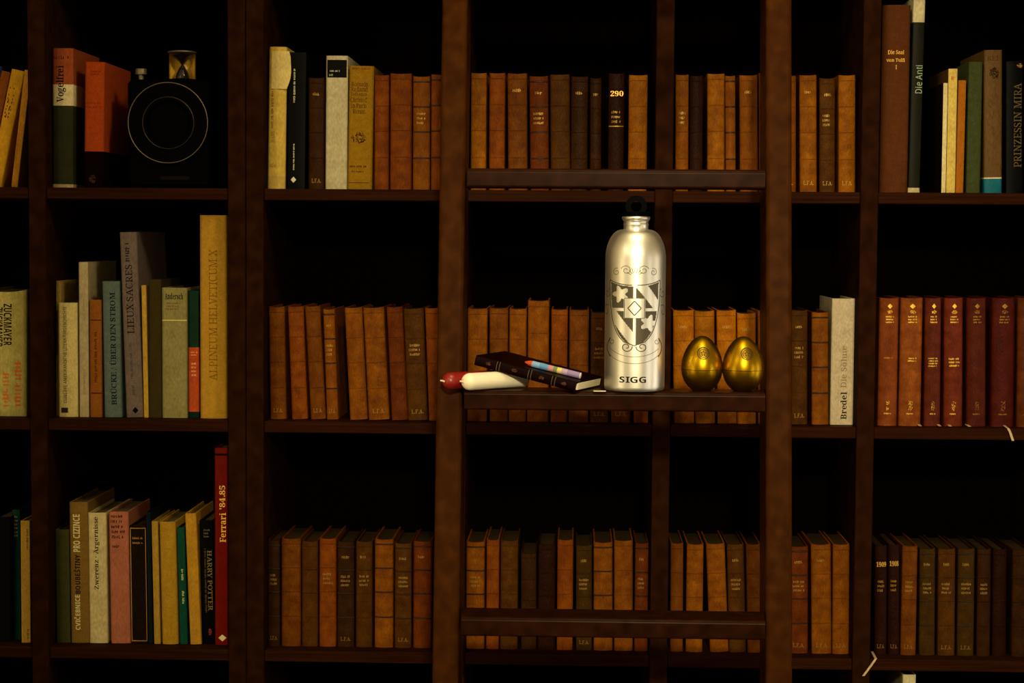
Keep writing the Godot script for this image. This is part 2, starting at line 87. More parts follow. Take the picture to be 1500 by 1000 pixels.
	["leather_book","orange-tan leather book with gilt title, second of red set","red leather set in the far right compartment",0.4796,1.25,-0.03,-0.0,32.3,190.1,125.0,5.0,"leather",0.8,[[190.1,"8a4a18"]],[["q",12.9,173.9,21.3,181.5,"dcae3e",1,1,0],["q",12.3,166.3,22.6,172.0,"dcae3e",0,1,0],["w",9.7,152.1,25.2,164.4,0,3,"dcae3e",1],["q",12.9,22.8,20.0,38.0,"dcae3e",2,1,0],["w",9.7,17.1,22.6,20.0,0,1,"dcae3e",1],["w",11.3,95.0,25.8,102.6,0,2,"dcae3e",1],["r",0.9,0.15,0,0]],""],
	["leather_book","narrow dark red leather book with four gilt lines mid-spine","red leather set in the far right compartment",0.5171,1.25,-0.03,0.0091,23.7,190.2,125.0,5.0,"leather",0.8,[[190.2,"602a18"]],[["q",9.5,174.1,15.6,181.7,"dcae3e",1,1,0],["q",9.0,166.4,16.6,172.2,"dcae3e",0,1,0],["w",7.1,152.2,18.5,164.5,0,3,"dcae3e",1],["q",9.5,22.8,14.7,38.0,"dcae3e",2,1,0],["w",7.1,17.1,16.6,20.0,0,1,"dcae3e",1],["w",4.7,87.5,20.1,102.7,0,4,"dcae3e",1],["r",0.85,0.1,0,0]],""],
	["leather_book","red leather book with bright gilt head, fourth of red set","red leather set in the far right compartment",0.5463,1.25,-0.03,0.015,27.2,190.4,125.0,5.0,"leather",0.8,[[190.4,"6c2c16"]],[["q",10.9,174.2,17.9,181.8,"dcae3e",1,1,0],["q",10.3,166.6,19.0,172.3,"dcae3e",0,1,0],["w",8.2,152.3,21.2,164.7,0,3,"dcae3e",1],["q",10.9,22.8,16.9,38.1,"dcae3e",2,1,0],["w",8.2,17.1,19.0,20.0,0,1,"dcae3e",1],["w",5.4,87.6,23.1,102.8,0,3,"dcae3e",1],["r",0.25,-0.1,0,0]],""],
	["leather_book","deep red leather book with faded gilt, fifth of set","red leather set in the far right compartment",0.58,1.25,-0.03,0.0196,27.9,190.6,125.0,5.0,"leather",0.8,[[190.6,"501e10"]],[["q",11.2,174.4,18.4,182.0,"8a6424",1,1,0],["q",10.6,166.8,19.5,172.5,"8a6424",0,1,0],["w",8.4,152.5,21.8,164.9,0,3,"8a6424",1],["q",11.2,22.9,17.3,38.1,"8a6424",2,1,0],["w",8.4,17.2,19.5,20.0,0,1,"8a6424",1],["r",0.02,0.2,0,0]],""],
	["leather_book","deepest red leather book with ribbon hanging over shelf edge","red leather set in the far right compartment",0.6156,1.25,-0.03,0.01,33.4,191.0,125.0,5.0,"leather",0.8,[[191.0,"4c1a10"]],[["q",13.4,174.7,22.0,182.4,"8a6424",1,1,0],["q",12.7,167.1,23.4,172.8,"8a6424",0,1,0],["w",10.0,152.8,26.1,165.2,0,3,"8a6424",1],["q",13.4,22.9,20.7,38.2,"8a6424",2,1,0],["w",10.0,17.2,23.4,20.1,0,1,"8a6424",1],["r",0.55,0.35,17,3]],""],
	["leather_book","brownish red leather book cut off by right picture edge","red leather set in the far right compartment",0.6538,1.25,-0.03,0.0133,26.9,191.2,125.0,5.0,"leather",0.8,[[191.2,"5e3014"]],[["q",10.7,175.0,17.7,182.6,"8a6424",1,1,0],["q",10.2,167.3,18.8,173.1,"8a6424",0,1,0],["w",8.1,153.0,21.0,165.4,0,3,"8a6424",1],["q",10.7,22.9,16.7,38.2,"8a6424",2,1,0],["w",8.1,17.2,18.8,20.1,0,1,"8a6424",1]],""],
	["hardback_book","near black book at far left edge, bottom row","",-0.8848,0.9053,-0.035,-0.0119,27.4,191.3,140.0,2.74,"cloth",0.0,[[191.3,"101410"]],[],""],
	["hardback_book","dark teal book with pale lines of lettering at its head","",-0.8581,0.905,-0.05,-0.0,12.0,200.3,140.0,1.0,"jacket",0.0,[[200.3,"14382c"]],[["w",1.0,157.8,9.4,192.5,0,6,"9a9a70",0]],""],
	["paperback_book","thin yellow book with dark vertical print against left post","",-0.8391,0.905,-0.03,-0.0,14.0,186.8,130.0,0.6,"paper",0.0,[[186.8,"b89238"]],[["w",8.5,141.6,12.1,179.2,90,1,"3a2c14",0],["w",8.3,5.5,12.0,22.3,90,1,"3a2c14",0]],""],
	["hardback_book","dark olive green book at left end of bottom row","",-0.7869,0.905,-0.035,0.006,21.4,173.2,130.0,2.0,"cloth",0.0,[[173.2,"464626"]],[],""],
	["hardback_book","brown-ochre textbook with cream and black vertical capitals","",-0.7635,0.905,-0.035,0.0091,28.1,215.3,160.0,2.0,"cloth",0.0,[[215.3,"84642c"]],[["t","CVIČEBNICE","sans_bold",4.7,20.1,14.2,73.6,90,"cfc08c",0,0],["t","BOUBEŠTINY","sans_bold",5.2,75.7,15.1,135.3,90,"1a140e",0,0],["t","PRO CIZINCE","sans_bold",5.1,139.5,15.6,196.9,90,"cfc08c",0,0]],""],
	["hardback_book","cream book with large vertical serif title, bottom row left","",-0.7352,0.905,-0.035,0.0083,27.6,199.4,150.0,1.5,"jacket",0.0,[[199.4,"d2c08a"]],[["t","Zwerenz · Ärgernisse","serif_bold",6.5,82.4,17.0,193.1,90,"2a2218",0,0]],""],
	["hardback_book","salmon pink book with heavy black title lines at head","",-0.7027,0.905,-0.035,0.0125,29.8,201.4,140.0,1.2,"jacket",0.0,[[201.4,"b06a50"]],[["w",2.0,159.0,25.0,198.7,0,5,"2a1410",0],["w",4.6,145.5,17.1,151.7,0,1,"2a1410",0]],""],
	["hardback_book","near black book framed with gilt border lines","",-0.6718,0.905,-0.035,0.011,24.9,180.7,130.0,1.0,"leather",0.0,[[180.7,"1e120c"]],[["p",0.5,176.0,24.4,177.1,"a07838",1,0,0],["p",0.5,5.4,1.5,175.3,"a07838",1,0,0],["p",23.4,5.4,24.4,175.3,"a07838",1,0,0],["p",0.5,3.6,24.4,5.1,"a07838",1,0,0],["w",2.9,159.5,20.7,163.6,0,1,"a07838",1],["w",2.8,152.2,20.5,156.3,0,1,"a07838",1]],""],
	["booklet","thin dark booklet standing beside gilt-framed book, bottom row","",-0.6457,0.905,-0.035,0.0136,6.9,201.4,140.0,0.2,"jacket",0.0,[[201.4,"141a20"]],[],""],
	["paperback_book","narrow stained yellow paperback, bottom row left compartment","",-0.6368,0.905,-0.035,0.018,9.5,187.5,120.0,0.4,"paper",0.0,[[187.5,"ae8a34"]],[],""],
	["hardback_book","plump plain yellow book beside slim green one, bottom row","",-0.6242,0.905,-0.035,0.0198,24.4,187.0,130.0,3.0,"cloth",0.0,[[187.0,"b0882a"]],[],""],
	["paperback_book","slim bright green book with pale vertical lettering","",-0.5971,0.905,-0.035,0.0242,11.3,178.5,120.0,0.6,"jacket",0.0,[[178.5,"0e4632"]],[["w",3.8,96.7,8.5,118.6,-90,1,"b8b878",0],["w",4.4,62.2,9.1,84.1,-90,1,"b8b878",0]],""],
	["paperback_book","plain golden yellow book leaning left against green one","",-0.5814,0.905,-0.035,0.0385,16.8,200.0,130.0,0.8,"paper",0.0,[[200.0,"b8882a"]],[],""],
	["hardback_book","black novel with dim gold title beside tall red book","",-0.5647,0.905,-0.04,0.018,20.7,189.1,130.0,0.8,"jacket",0.0,[[189.1,"070706"]],[["t","HARRY POTTER","serif_bold",10.7,51.1,17.5,143.2,-90,"6a5a34",0,0],["w",5.5,44.9,9.7,149.5,-90,1,"4a3c1c",0],["w",5.4,162.0,15.8,176.6,0,3,"5a5034",0],["q",9.6,12.3,15.3,23.9,"a03a28",0,0,0]],""],
	["hardback_book","tall bright red yearbook with yellow title against double post","",-0.5437,0.905,-0.035,-0.0,19.4,300.3,190.0,1.2,"jacket",0.0,[[300.3,"6e100a"]],[["t","Ferrari","serif_bold",6.9,157.0,16.8,201.8,90,"e0b448",0,0],["t","'84.85","serif_bold",7.0,207.0,15.8,243.3,90,"e0b448",0,0],["p",-0.1,288.4,19.1,292.0,"180808",0,0,0],["q",4.9,5.6,17.4,16.0,"d8c890",1,0,0]],""],
	["leather_book","dark brown leather book, first from left in bottom row left of ladder","old leather-bound volumes in the bookcase",-0.4629,0.905,-0.035,-0.0,18.0,161.4,119.0,3.35,"leather",1.2,[[161.4,"361f0a"]],[["b",153.4,1],["b",117.8,1],["b",82.3,1],["b",45.2,1],["w",3.2,92.0,14.8,111.4,0,3,"8c6c32",1],["t","L.F.A.","serif",3.6,9.7,14.4,15.3,0,"8c6c32",1,0]],""],
	["leather_book","tan leather book, second from left in bottom row left of ladder","old leather-bound volumes in the bookcase",-0.4422,0.905,-0.035,-0.0,28.9,164.6,123.0,3.35,"leather",1.2,[[164.6,"6c3c09"]],[["b",156.4,0],["b",120.2,0],["b",83.9,0],["b",46.1,0]],""],
	["leather_book","brown leather book, third from left in bottom row left of ladder","old leather-bound volumes in the bookcase",-0.4113,0.905,-0.035,-0.0,24.2,160.8,115.0,3.35,"leather",1.2,[[160.8,"50300c"]],[["b",152.8,0],["b",117.4,0],["b",82.0,0],["b",45.0,0]],""],
	["leather_book","orange tan leather book, fourth from left in bottom row left of ladder","old leather-bound volumes in the bookcase",-0.3846,0.905,-0.035,-0.0,25.2,165.3,119.0,3.35,"leather",1.2,[[165.3,"7e4208"]],[["b",157.0,0],["b",120.7,0],["b",84.3,0],["b",46.3,0],["w",4.5,94.2,20.7,114.1,0,3,"8c6c32",1]],""],
	["leather_book","dark brown leather book, fifth from left in bottom row left of ladder","old leather-bound volumes in the bookcase",-0.3574,0.905,-0.035,-0.0,25.5,160.5,123.0,3.35,"leather",1.2,[[160.5,"361f0a"]],[["b",152.4,1],["b",117.1,1],["b",81.8,1],["b",44.9,1],["w",6.4,134.0,19.1,139.6,0,1,"8c6c32",1],["w",4.6,91.5,20.9,110.7,0,3,"8c6c32",1],["t","L.F.A.","serif",5.1,9.6,20.4,15.2,0,"8c6c32",1,0]],""],
	["leather_book","brown leather book, sixth from left in bottom row left of ladder","old leather-bound volumes in the bookcase",-0.3291,0.905,-0.035,-0.0,24.7,161.4,115.0,3.35,"leather",1.2,[[161.4,"50300c"]],[["b",153.4,0],["b",117.8,0],["b",82.3,0],["b",45.2,0],["w",6.2,134.8,18.5,140.4,0,1,"8c6c32",1],["w",4.4,92.0,20.3,111.4,0,3,"8c6c32",1]],""],
	["leather_book","honey tan leather book, seventh from left in bottom row left of ladder","old leather-bound volumes in the bookcase",-0.3006,0.905,-0.035,-0.0,27.8,165.3,119.0,3.35,"leather",1.2,[[165.3,"824b0a"]],[["b",157.1,1],["b",120.7,1],["b",84.3,1],["b",46.3,1]],""],
	["leather_book","brown leather book, eighth from left in bottom row left of ladder","old leather-bound volumes in the bookcase",-0.2704,0.905,-0.035,-0.0,25.2,159.5,123.0,3.35,"leather",1.2,[[159.5,"50300c"]],[["b",151.5,1],["b",116.4,1],["b",81.3,1],["b",44.7,1],["w",6.3,133.2,18.9,138.7,0,1,"8c6c32",1],["w",4.5,90.9,20.7,110.0,0,3,"8c6c32",1],["t","L.F.A.","serif",5.0,9.6,20.2,15.2,0,"8c6c32",1,0]],""],
	["leather_book","reddish tan leather book, ninth from left in bottom row left of ladder","old leather-bound volumes in the bookcase",-0.2422,0.905,-0.035,-0.0,27.5,163.0,115.0,3.35,"leather",1.2,[[163.0,"66310c"]],[["b",154.8,1],["b",119.0,1],["b",83.1,1],["b",45.6,1],["w",6.9,136.1,20.6,141.8,0,1,"8c6c32",1]],""],
	["leather_book","honey tan leather book, first from left behind ladder, bottom row left of divider","old leather-bound volumes in the bookcase",-0.1622,0.905,-0.035,-0.0,27.4,162.9,119.0,3.35,"leather",1.2,[[162.9,"824b0a"]],[["b",154.8,1],["b",118.9,1],["b",83.1,1],["b",45.6,1],["w",4.9,92.9,22.5,112.4,0,3,"8c6c32",1]],""],
	["leather_book","orange tan leather book, second from left behind ladder, bottom row left of divider","old leather-bound volumes in the bookcase",-0.132,0.905,-0.035,-0.0,19.2,166.4,123.0,3.35,"leather",1.2,[[166.4,"7e4208"]],[["b",158.0,0],["b",121.4,0],["b",84.8,0],["b",46.6,0]],""],
	["leather_book","brown leather book, third from left behind ladder, bottom row left of divider","old leather-bound volumes in the bookcase",-0.1107,0.905,-0.035,-0.0,26.2,165.6,115.0,3.35,"leather",1.2,[[165.6,"50300c"]],[["b",157.4,0],["b",120.9,0],["b",84.5,0],["b",46.4,0]],""],
	["leather_book","dark brown leather book, fourth from left behind ladder, bottom row left of divider","old leather-bound volumes in the bookcase",-0.0791,0.905,-0.035,0.0073,23.3,146.2,119.0,3.35,"leather",1.2,[[146.2,"361f0a"]],[["b",138.9,0],["b",106.8,0],["b",74.6,0],["b",40.9,0]],""],
	["leather_book","blackish brown leather book, fifth from left behind ladder, bottom row left of divider","old leather-bound volumes in the bookcase",-0.054,0.905,-0.035,-0.0,25.8,160.7,123.0,3.35,"leather",1.2,[[160.7,"281307"]],[["b",152.6,0],["b",117.3,0],["b",81.9,0],["b",45.0,0]],""],
	["leather_book","orange tan leather book, sixth from left behind ladder, bottom row left of divider","old leather-bound volumes in the bookcase",-0.0252,0.905,-0.035,-0.0,23.7,167.7,115.0,3.35,"leather",1.2,[[167.7,"7e4208"]],[["b",159.3,0],["b",122.4,0],["b",85.5,0],["b",47.0,0]],""],
	["leather_book","olive brown leather book, seventh from left behind ladder, bottom row left of divider","old leather-bound volumes in the bookcase",0.0038,0.905,-0.035,0.0074,24.0,159.7,119.0,3.35,"leather",1.2,[[159.7,"402e0c"]],[["b",151.7,0],["b",116.6,0],["b",81.5,0],["b",44.7,0],["w",6.0,133.4,18.0,139.0,0,1,"8c6c32",1],["w",4.3,91.0,19.7,110.2,0,3,"8c6c32",1],["t","L.F.A.","serif",4.8,9.6,19.2,15.2,0,"8c6c32",1,0]],""],
	["leather_book","honey tan leather book, eighth from left behind ladder, bottom row left of divider","old leather-bound volumes in the bookcase",0.0305,0.905,-0.035,0.0096,28.3,164.6,123.0,3.35,"leather",1.2,[[164.6,"824b0a"]],[["b",156.4,1],["b",120.2,1],["b",83.9,1],["b",46.1,1]],""],
	["leather_book","honey tan leather book, ninth from left behind ladder, bottom row left of divider","old leather-bound volumes in the bookcase",0.0614,0.905,-0.035,0.0102,27.8,167.7,115.0,3.35,"leather",1.2,[[167.7,"824b0a"]],[["b",159.3,0],["b",122.4,0],["b",85.5,0],["b",46.9,0]],""],
	["leather_book","reddish tan leather book, tenth from left behind ladder, bottom row left of divider","old leather-bound volumes in the bookcase",0.0915,0.905,-0.035,-0.0,19.9,164.0,119.0,3.35,"leather",1.2,[[164.0,"66310c"]],[["b",155.8,1],["b",119.7,1],["b",83.6,1],["b",45.9,1],["w",5.0,136.9,14.9,142.7,0,1,"8c6c32",1],["w",3.6,93.5,16.3,113.2,0,3,"8c6c32",1]],""],
	["leather_book","tan leather book, first from left behind ladder, bottom row right of divider","old leather-bound volumes in the bookcase",0.1456,0.905,-0.035,0.0071,18.8,164.6,119.0,3.35,"leather",1.2,[[164.6,"6c3c09"]],[["b",156.4,0],["b",120.2,0],["b",83.9,0],["b",46.1,0]],""],
	["leather_book","honey tan leather book, second from left behind ladder, bottom row right of divider","old leather-bound volumes in the bookcase",0.1687,0.905,-0.035,-0.0,24.9,163.5,123.0,3.35,"leather",1.2,[[163.5,"824b0a"]],[["b",155.3,0],["b",119.3,0],["b",83.4,0],["b",45.8,0]],""],
	["leather_book","honey tan leather book, third from left behind ladder, bottom row right of divider","old leather-bound volumes in the bookcase",0.2055,0.905,-0.035,0.0499,27.7,164.4,115.0,3.35,"leather",1.2,[[164.4,"824b0a"]],[["b",156.2,0],["b",120.0,0],["b",83.8,0],["b",46.0,0]],""],
	["leather_book","brown leather book, fourth from left behind ladder, bottom row right of divider","old leather-bound volumes in the bookcase",0.2342,0.905,-0.035,0.0357,25.1,163.9,119.0,3.35,"leather",1.2,[[163.9,"50300c"]],[["b",155.7,0],["b",119.6,0],["b",83.6,0],["b",45.9,0],["w",6.3,136.8,18.8,142.6,0,1,"8c6c32",1],["w",4.5,93.4,20.5,113.1,0,3,"8c6c32",1]],""],
	["leather_book","honey tan leather book, fifth from left behind ladder, bottom row right of divider","old leather-bound volumes in the bookcase",0.2618,0.905,-0.035,0.0284,21.7,164.3,123.0,3.35,"leather",1.2,[[164.3,"824b0a"]],[["b",156.1,0],["b",119.9,0],["b",83.8,0],["b",46.0,0]],""],
	["leather_book","reddish tan leather book, first from left in bottom row just right of ladder","old leather-bound volumes in the bookcase",0.3231,0.905,-0.035,0.0124,28.6,162.1,119.0,3.35,"leather",1.2,[[162.1,"66310c"]],[["b",154.0,1],["b",118.3,1],["b",82.7,1],["b",45.4,1],["w",7.2,135.3,21.5,141.0,0,1,"8c6c32",1],["w",5.2,92.4,23.5,111.8,0,3,"8c6c32",1],["t","L.F.A.","serif",5.7,9.7,22.9,15.4,0,"8c6c32",1,0]],""],
	["leather_book","honey tan leather book, second from left in bottom row just right of ladder","old leather-bound volumes in the bookcase",0.3578,0.905,-0.035,0.0239,29.4,165.5,123.0,3.35,"leather",1.2,[[165.5,"824b0a"]],[["b",157.3,0],["b",120.8,0],["b",84.4,0],["b",46.3,0],["w",7.3,138.2,22.0,144.0,0,1,"8c6c32",1],["t","L.F.A.","serif",5.9,9.9,23.5,15.7,0,"8c6c32",1,0]],""],
	["leather_book","honey tan leather book, third from left in bottom row just right of ladder","old leather-bound volumes in the bookcase",0.3883,0.905,-0.035,0.0105,24.6,166.1,115.0,3.35,"leather",1.2,[[166.1,"824b0a"]],[["b",157.8,0],["b",121.3,0],["b",84.7,0],["b",46.5,0],["t","L.F.A.","serif",4.9,10.0,19.6,15.8,0,"8c6c32",1,0]],""],
	["leather_book","blackish brown leather book dated 1909, first from left in bottom row of far right compartment","old leather-bound volumes in the bookcase",0.451,0.905,-0.035,0.0134,18.1,164.9,119.0,3.35,"leather",1.2,[[164.9,"281307"]],[["t","1909","serif_bold",2.2,132.8,16.7,140.2,0,"c79a45",1,0],["w",3.3,94.0,14.9,113.8,0,3,"8c6c32",1],["t","L.F.A.","serif",3.6,9.9,14.5,15.7,0,"8c6c32",1,0],["r",-0.15,-0.8,24,7]],""],
	["leather_book","blackish brown leather book dated 1908, second from left in bottom row of far right compartment","old leather-bound volumes in the bookcase",0.4713,0.905,-0.035,0.0166,16.6,166.6,123.0,3.35,"leather",1.2,[[166.6,"281307"]],[["t","1908","serif_bold",2.0,134.1,15.3,141.6,0,"c79a45",1,0],["w",3.0,95.0,13.7,114.9,0,3,"8c6c32",1],["t","L.F.A.","serif",3.3,10.0,13.3,15.8,0,"8c6c32",1,0]],""],
	["leather_book","tan leather book, third from left in bottom row of far right compartment","old leather-bound volumes in the bookcase",0.4899,0.905,-0.035,-0.0,22.4,165.0,115.0,3.35,"leather",1.2,[[165.0,"6c3c09"]],[["b",156.7,0],["b",120.4,0],["b",84.1,0],["b",46.2,0],["w",4.0,94.0,18.4,113.8,0,3,"8c6c32",1],["t","L.F.A.","serif",4.5,9.9,17.9,15.7,0,"8c6c32",1,0]],""],
	["leather_book","olive brown leather book, fourth from left in bottom row of far right compartment","old leather-bound volumes in the bookcase",0.5176,0.905,-0.035,0.0135,23.0,161.0,119.0,3.35,"leather",1.2,[[161.0,"402e0c"]],[["b",153.0,1],["b",117.6,1],["b",82.1,1],["b",45.1,1],["w",5.7,134.5,17.2,140.1,0,1,"8c6c32",1],["w",4.1,91.8,18.8,111.1,0,3,"8c6c32",1]],""],
	["leather_book","brown leather book, fifth from left in bottom row of far right compartment","old leather-bound volumes in the bookcase",0.545,0.905,-0.035,0.0122,25.2,161.4,123.0,3.35,"leather",1.2,[[161.4,"50300c"]],[["b",153.3,0],["b",117.8,0],["b",82.3,0],["b",45.2,0],["w",6.3,134.8,18.9,140.4,0,1,"8c6c32",1],["w",4.5,92.0,20.6,111.4,0,3,"8c6c32",1],["t","L.F.A.","serif",5.0,9.7,20.1,15.3,0,"8c6c32",1,0]],""],
	["leather_book","olive brown leather book, sixth from left in bottom row of far right compartment","old leather-bound volumes in the bookcase",0.5739,0.905,-0.035,0.0097,24.6,161.8,115.0,3.35,"leather",1.2,[[161.8,"402e0c"]],[["b",153.7,1],["b",118.1,1],["b",82.5,1],["b",45.3,1],["w",6.2,135.1,18.5,140.8,0,1,"8c6c32",1],["w",4.4,92.2,20.2,111.6,0,3,"8c6c32",1],["t","L.F.A.","serif",4.9,9.7,19.7,15.4,0,"8c6c32",1,0]],""],
	["leather_book","dark brown leather book, seventh from left in bottom row of far right compartment","old leather-bound volumes in the bookcase",0.6028,0.905,-0.035,0.0099,20.0,161.6,119.0,3.35,"leather",1.2,[[161.6,"361f0a"]],[["b",153.6,0],["b",118.0,0],["b",82.4,0],["b",45.3,0],["w",3.6,92.1,16.4,111.5,0,3,"8c6c32",1]],""],
	["leather_book","blackish brown leather book, eighth from left in bottom row of far right compartment","old leather-bound volumes in the bookcase",0.6261,0.905,-0.035,0.0138,20.6,161.9,123.0,3.35,"leather",1.2,[[161.9,"281307"]],[["b",153.8,0],["b",118.2,0],["b",82.6,0],["b",45.3,0]],""],
	["leather_book","dark brown leather book, ninth from left in bottom row of far right compartment","old leather-bound volumes in the bookcase",0.6545,0.905,-0.035,0.0097,26.9,160.8,115.0,3.35,"leather",1.2,[[160.8,"361f0a"]],[["b",152.7,0],["b",117.4,0],["b",82.0,0],["b",45.0,0]],""],
	["paperback_book","cream book top rising at bottom edge of the picture","",0.4914,0.5601,-0.03,-0.0061,19.2,316.1,150.0,1.92,"paper",0.0,[[316.1,"d8cca0"]],[],""]
]

var M := {}            # shared materials
var prints := {}       # print colours, one material each
var fonts := {}
var taken := {}
const LAMP_COLOR := Color(1.0, 0.93, 0.74)
var rng := RandomNumberGenerator.new()

func _ready():
	rng.seed = 11
	# ---- camera
	var cam := Camera3D.new(); cam.name = "camera"; add_child(cam)
	cam.transform = Transform3D(Basis(Vector3(0.99936, 0.00676, -0.03522), Vector3(-0.00875, 0.99835, -0.0568), Vector3(0.03478, 0.05707, 0.99776)).orthonormalized(), Vector3(0, 1.5275, 2.7159))
	cam.fov = rad_to_deg(2.0 * atan(500.0 / 2700.0)); cam.near = 0.05; cam.far = 40.0; cam.current = true
	# ---- environment: night, the room is closed and lit by its lamps
	var env := Environment.new()
	env.background_mode = Environment.BG_COLOR; env.background_color = Color(0, 0, 0)
	env.tonemap_mode = Environment.TONE_MAPPER_LINEAR
	env.tonemap_exposure = 1.9
	env.sdfgi_enabled = true; env.ssao_enabled = true; env.ssil_enabled = true
	var we := WorldEnvironment.new(); we.name = "environment"; we.environment = env; add_child(we)
	make_materials()
	lamps()
	room()
	bookcases()
	ladder()
	for b in BOOKS: book(b)
	torn_flap()
	box_camera()
	bottle()
	eggs()
	candles()
	notebook()
	slip()

# ------------------------------------------------------------------ lamps
func lamps():
	# opal glass globes on cords: one lights the steps' upper edges, the left one is added to brighten that side
	globe_lamp(Vector3(0.12, 2.36, 0.75), "opal glass globe pendant hanging just before the bookcase", 0.16)
	globe_lamp(Vector3(-1.35, 2.25, 1.9), "added opal globe pendant, unseen, brightening the left half of the room", 0.16)
	# the main light is an added spotlight behind the viewer, fading towards the picture's edges
	added_spot(Vector3(0.25, 2.50, 4.0), Vector3(0.18, 1.24, 0.05), 7.2)
	# tall paper floor lamps out of the picture: right, at the right end of the bookcase, left
	floor_lamp(Vector3(1.75, 0, 1.5), "tall paper column floor lamp standing right of the ladder", 0.03, Color(1.0, 0.97, 0.90))
	floor_lamp(Vector3(2.05, 0, 0.42), "tall paper column floor lamp beside the bookcase end", 0.03, Color(1.0, 0.97, 0.90))
	floor_lamp(Vector3(-1.75, 0, 1.6), "tall paper column floor lamp standing left of the viewer", 0.09, LAMP_COLOR)

func globe_lamp(at: Vector3, label: String, energy: float):
	var p := thing("pendant_lamp", label, "lamp", at)
	part("globe", lathe(arc_profile(0.11, 12), 24), M.lamp_globe, p)
	part("cord", lathe([[0.004, 0.1], [0.004, 2.69 - at.y]], 8), M.black, p)
	var o := OmniLight3D.new(); o.name = "globe_light"; o.light_color = LAMP_COLOR; o.light_energy = energy
	o.light_size = 0.09; o.omni_range = 12.0; o.omni_attenuation = 2.0; o.shadow_enabled = true; p.add_child(o)

# an unseen spotlight added behind the viewer to pool light around the bottle
func added_spot(at: Vector3, aim: Vector3, energy: float):
	var t := thing("added_spotlight", "added unseen spotlight on the wall behind the viewer turned towards the ladder", "lamp", at)
	var d := (aim - at).normalized()
	var x := d.cross(Vector3.UP).normalized(); var b := Basis(x, d, x.cross(d))
	var o := part("housing", lathe([[0.0, -0.13], [0.045, -0.13], [0.06, -0.10], [0.075, 0.0], [0.072, 0.0], [0.055, -0.09], [0.0, -0.10]], 28), M.lamp_housing, t); o.basis = b
	var g := part("lens", lathe([[0.0, -0.012], [0.068, -0.012], [0.0, -0.006]], 28), M.lamp_globe, t); g.basis = b
	part("stem", shifted(cbox(Vector3(0.03, 0.03, 0.14), 0.002), Vector3(0, 0, 0.07)), M.lamp_housing, t)
	var l := SpotLight3D.new(); l.name = "spot_light"; l.light_color = LAMP_COLOR; l.light_energy = energy; l.light_size = 0.12
	l.spot_angle = 13.5; l.spot_angle_attenuation = 1.0; l.spot_range = 12.0; l.spot_attenuation = 2.0; l.shadow_enabled = true
	t.add_child(l); l.look_at_from_position(at + d * 0.03, aim, Vector3.UP)

func floor_lamp(at: Vector3, label: String, energy: float, paper: Color):
	var t := thing("floor_lamp", label, "lamp", at)
	part("base", lathe([[0.0, 0.0], [0.14, 0.0], [0.14, 0.02], [0.02, 0.03], [0.0, 0.03]], 24), M.black, t)
	part("pole", lathe([[0.01, 0.025], [0.01, 0.7]], 10), M.black, t)
	part("shade", lathe([[0.0, 0.68], [0.09, 0.68], [0.09, 1.55], [0.0, 1.55]], 28), paper_glow(paper), t)
	var a := AreaLight3D.new(); a.name = "shade_light"; a.area_size = Vector2(0.18, 0.86); a.light_color = paper
	a.light_energy = energy; a.area_range = 12.0; a.shadow_enabled = true
	add_child(a)
	var d := Vector3(0.1 - at.x, 0, 0.25 - at.z).normalized()
	a.position = at + Vector3(0, 1.115, 0) + d * 0.10
	a.look_at_from_position(a.position, a.position + d, Vector3.UP)
	a.reparent(t)

# ------------------------------------------------------------------ room shell
func room():
	var wall: Material = M.plaster
	struct_box("floor", Vector3(0.1, -0.05, 1.95), Vector3(5.2, 0.1, 4.9), M.floor_wood)
	struct_box("ceiling", Vector3(0.1, 2.75, 1.95), Vector3(5.2, 0.1, 4.9), wall)
	struct_box("wall_back", Vector3(0.1, 1.35, -0.40), Vector3(5.2, 2.7, 0.1), wall)
	struct_box("wall_front", Vector3(0.1, 1.35, 4.25), Vector3(5.2, 2.7, 0.1), wall)
	struct_box("wall_left", Vector3(-2.45, 1.35, 1.95), Vector3(0.1, 2.7, 4.9), wall)
	struct_box("wall_right", Vector3(2.65, 1.35, 1.95), Vector3(0.1, 2.7, 4.9), wall)

func struct_box(called: String, c: Vector3, s: Vector3, m: Material):
	var o := part(called, cbox(s, 0.0), m, self); o.position = c; o.set_meta("kind", "structure")

# ------------------------------------------------------------------ bookcase
const DEPTH := 0.30
func bookcases():
	# inner edges of the compartments, measured from the photograph
	case_unit("dark brown wooden bookcase left of the double post", [[-1.087, -1.0615], [-0.814, -0.7885], [-0.5165, -0.4905]])
	case_unit("dark brown wooden bookcase behind the ladder", [[-0.4895, -0.4635], [-0.189, -0.163], [0.1135, 0.1395], [0.4135, 0.439], [0.713, 0.739]])

func case_unit(label: String, posts: Array):
	var x0: float = posts[0][0]; var x1: float = posts[-1][1]
	var t := thing("bookcase", label, "bookcase", Vector3((x0 + x1) / 2, 0, -DEPTH / 2))
	var cx := (x0 + x1) / 2
	for q in posts:
		var u := part("upright", cbox(Vector3(q[1] - q[0], 2.30, DEPTH), 0.0012), M.wood_upright, t)
		u.position = Vector3((q[0] + q[1]) / 2 - cx, 1.15, 0)
	var tops := [0.215, 0.560, 0.905, 1.250, 1.595, 1.940, 2.285]
	for i in posts.size() - 1:
		var a: float = posts[i][1] + 0.0002; var b: float = posts[i + 1][0] - 0.0002
		for y in tops:
			var s := part("shelf", cbox(Vector3(b - a, 0.017, DEPTH - 0.008), 0.0012), M.wood_shelf, t)
			s.position = Vector3((a + b) / 2 - cx, y - 0.0085, 0.001)
	var bp := part("back_panel", cbox(Vector3(x1 - x0 - 0.0006, 2.30, 0.006), 0.0), M.wood_back_shaded, t)
	bp.position = Vector3(0, 1.15, -DEPTH / 2 - 0.0032)

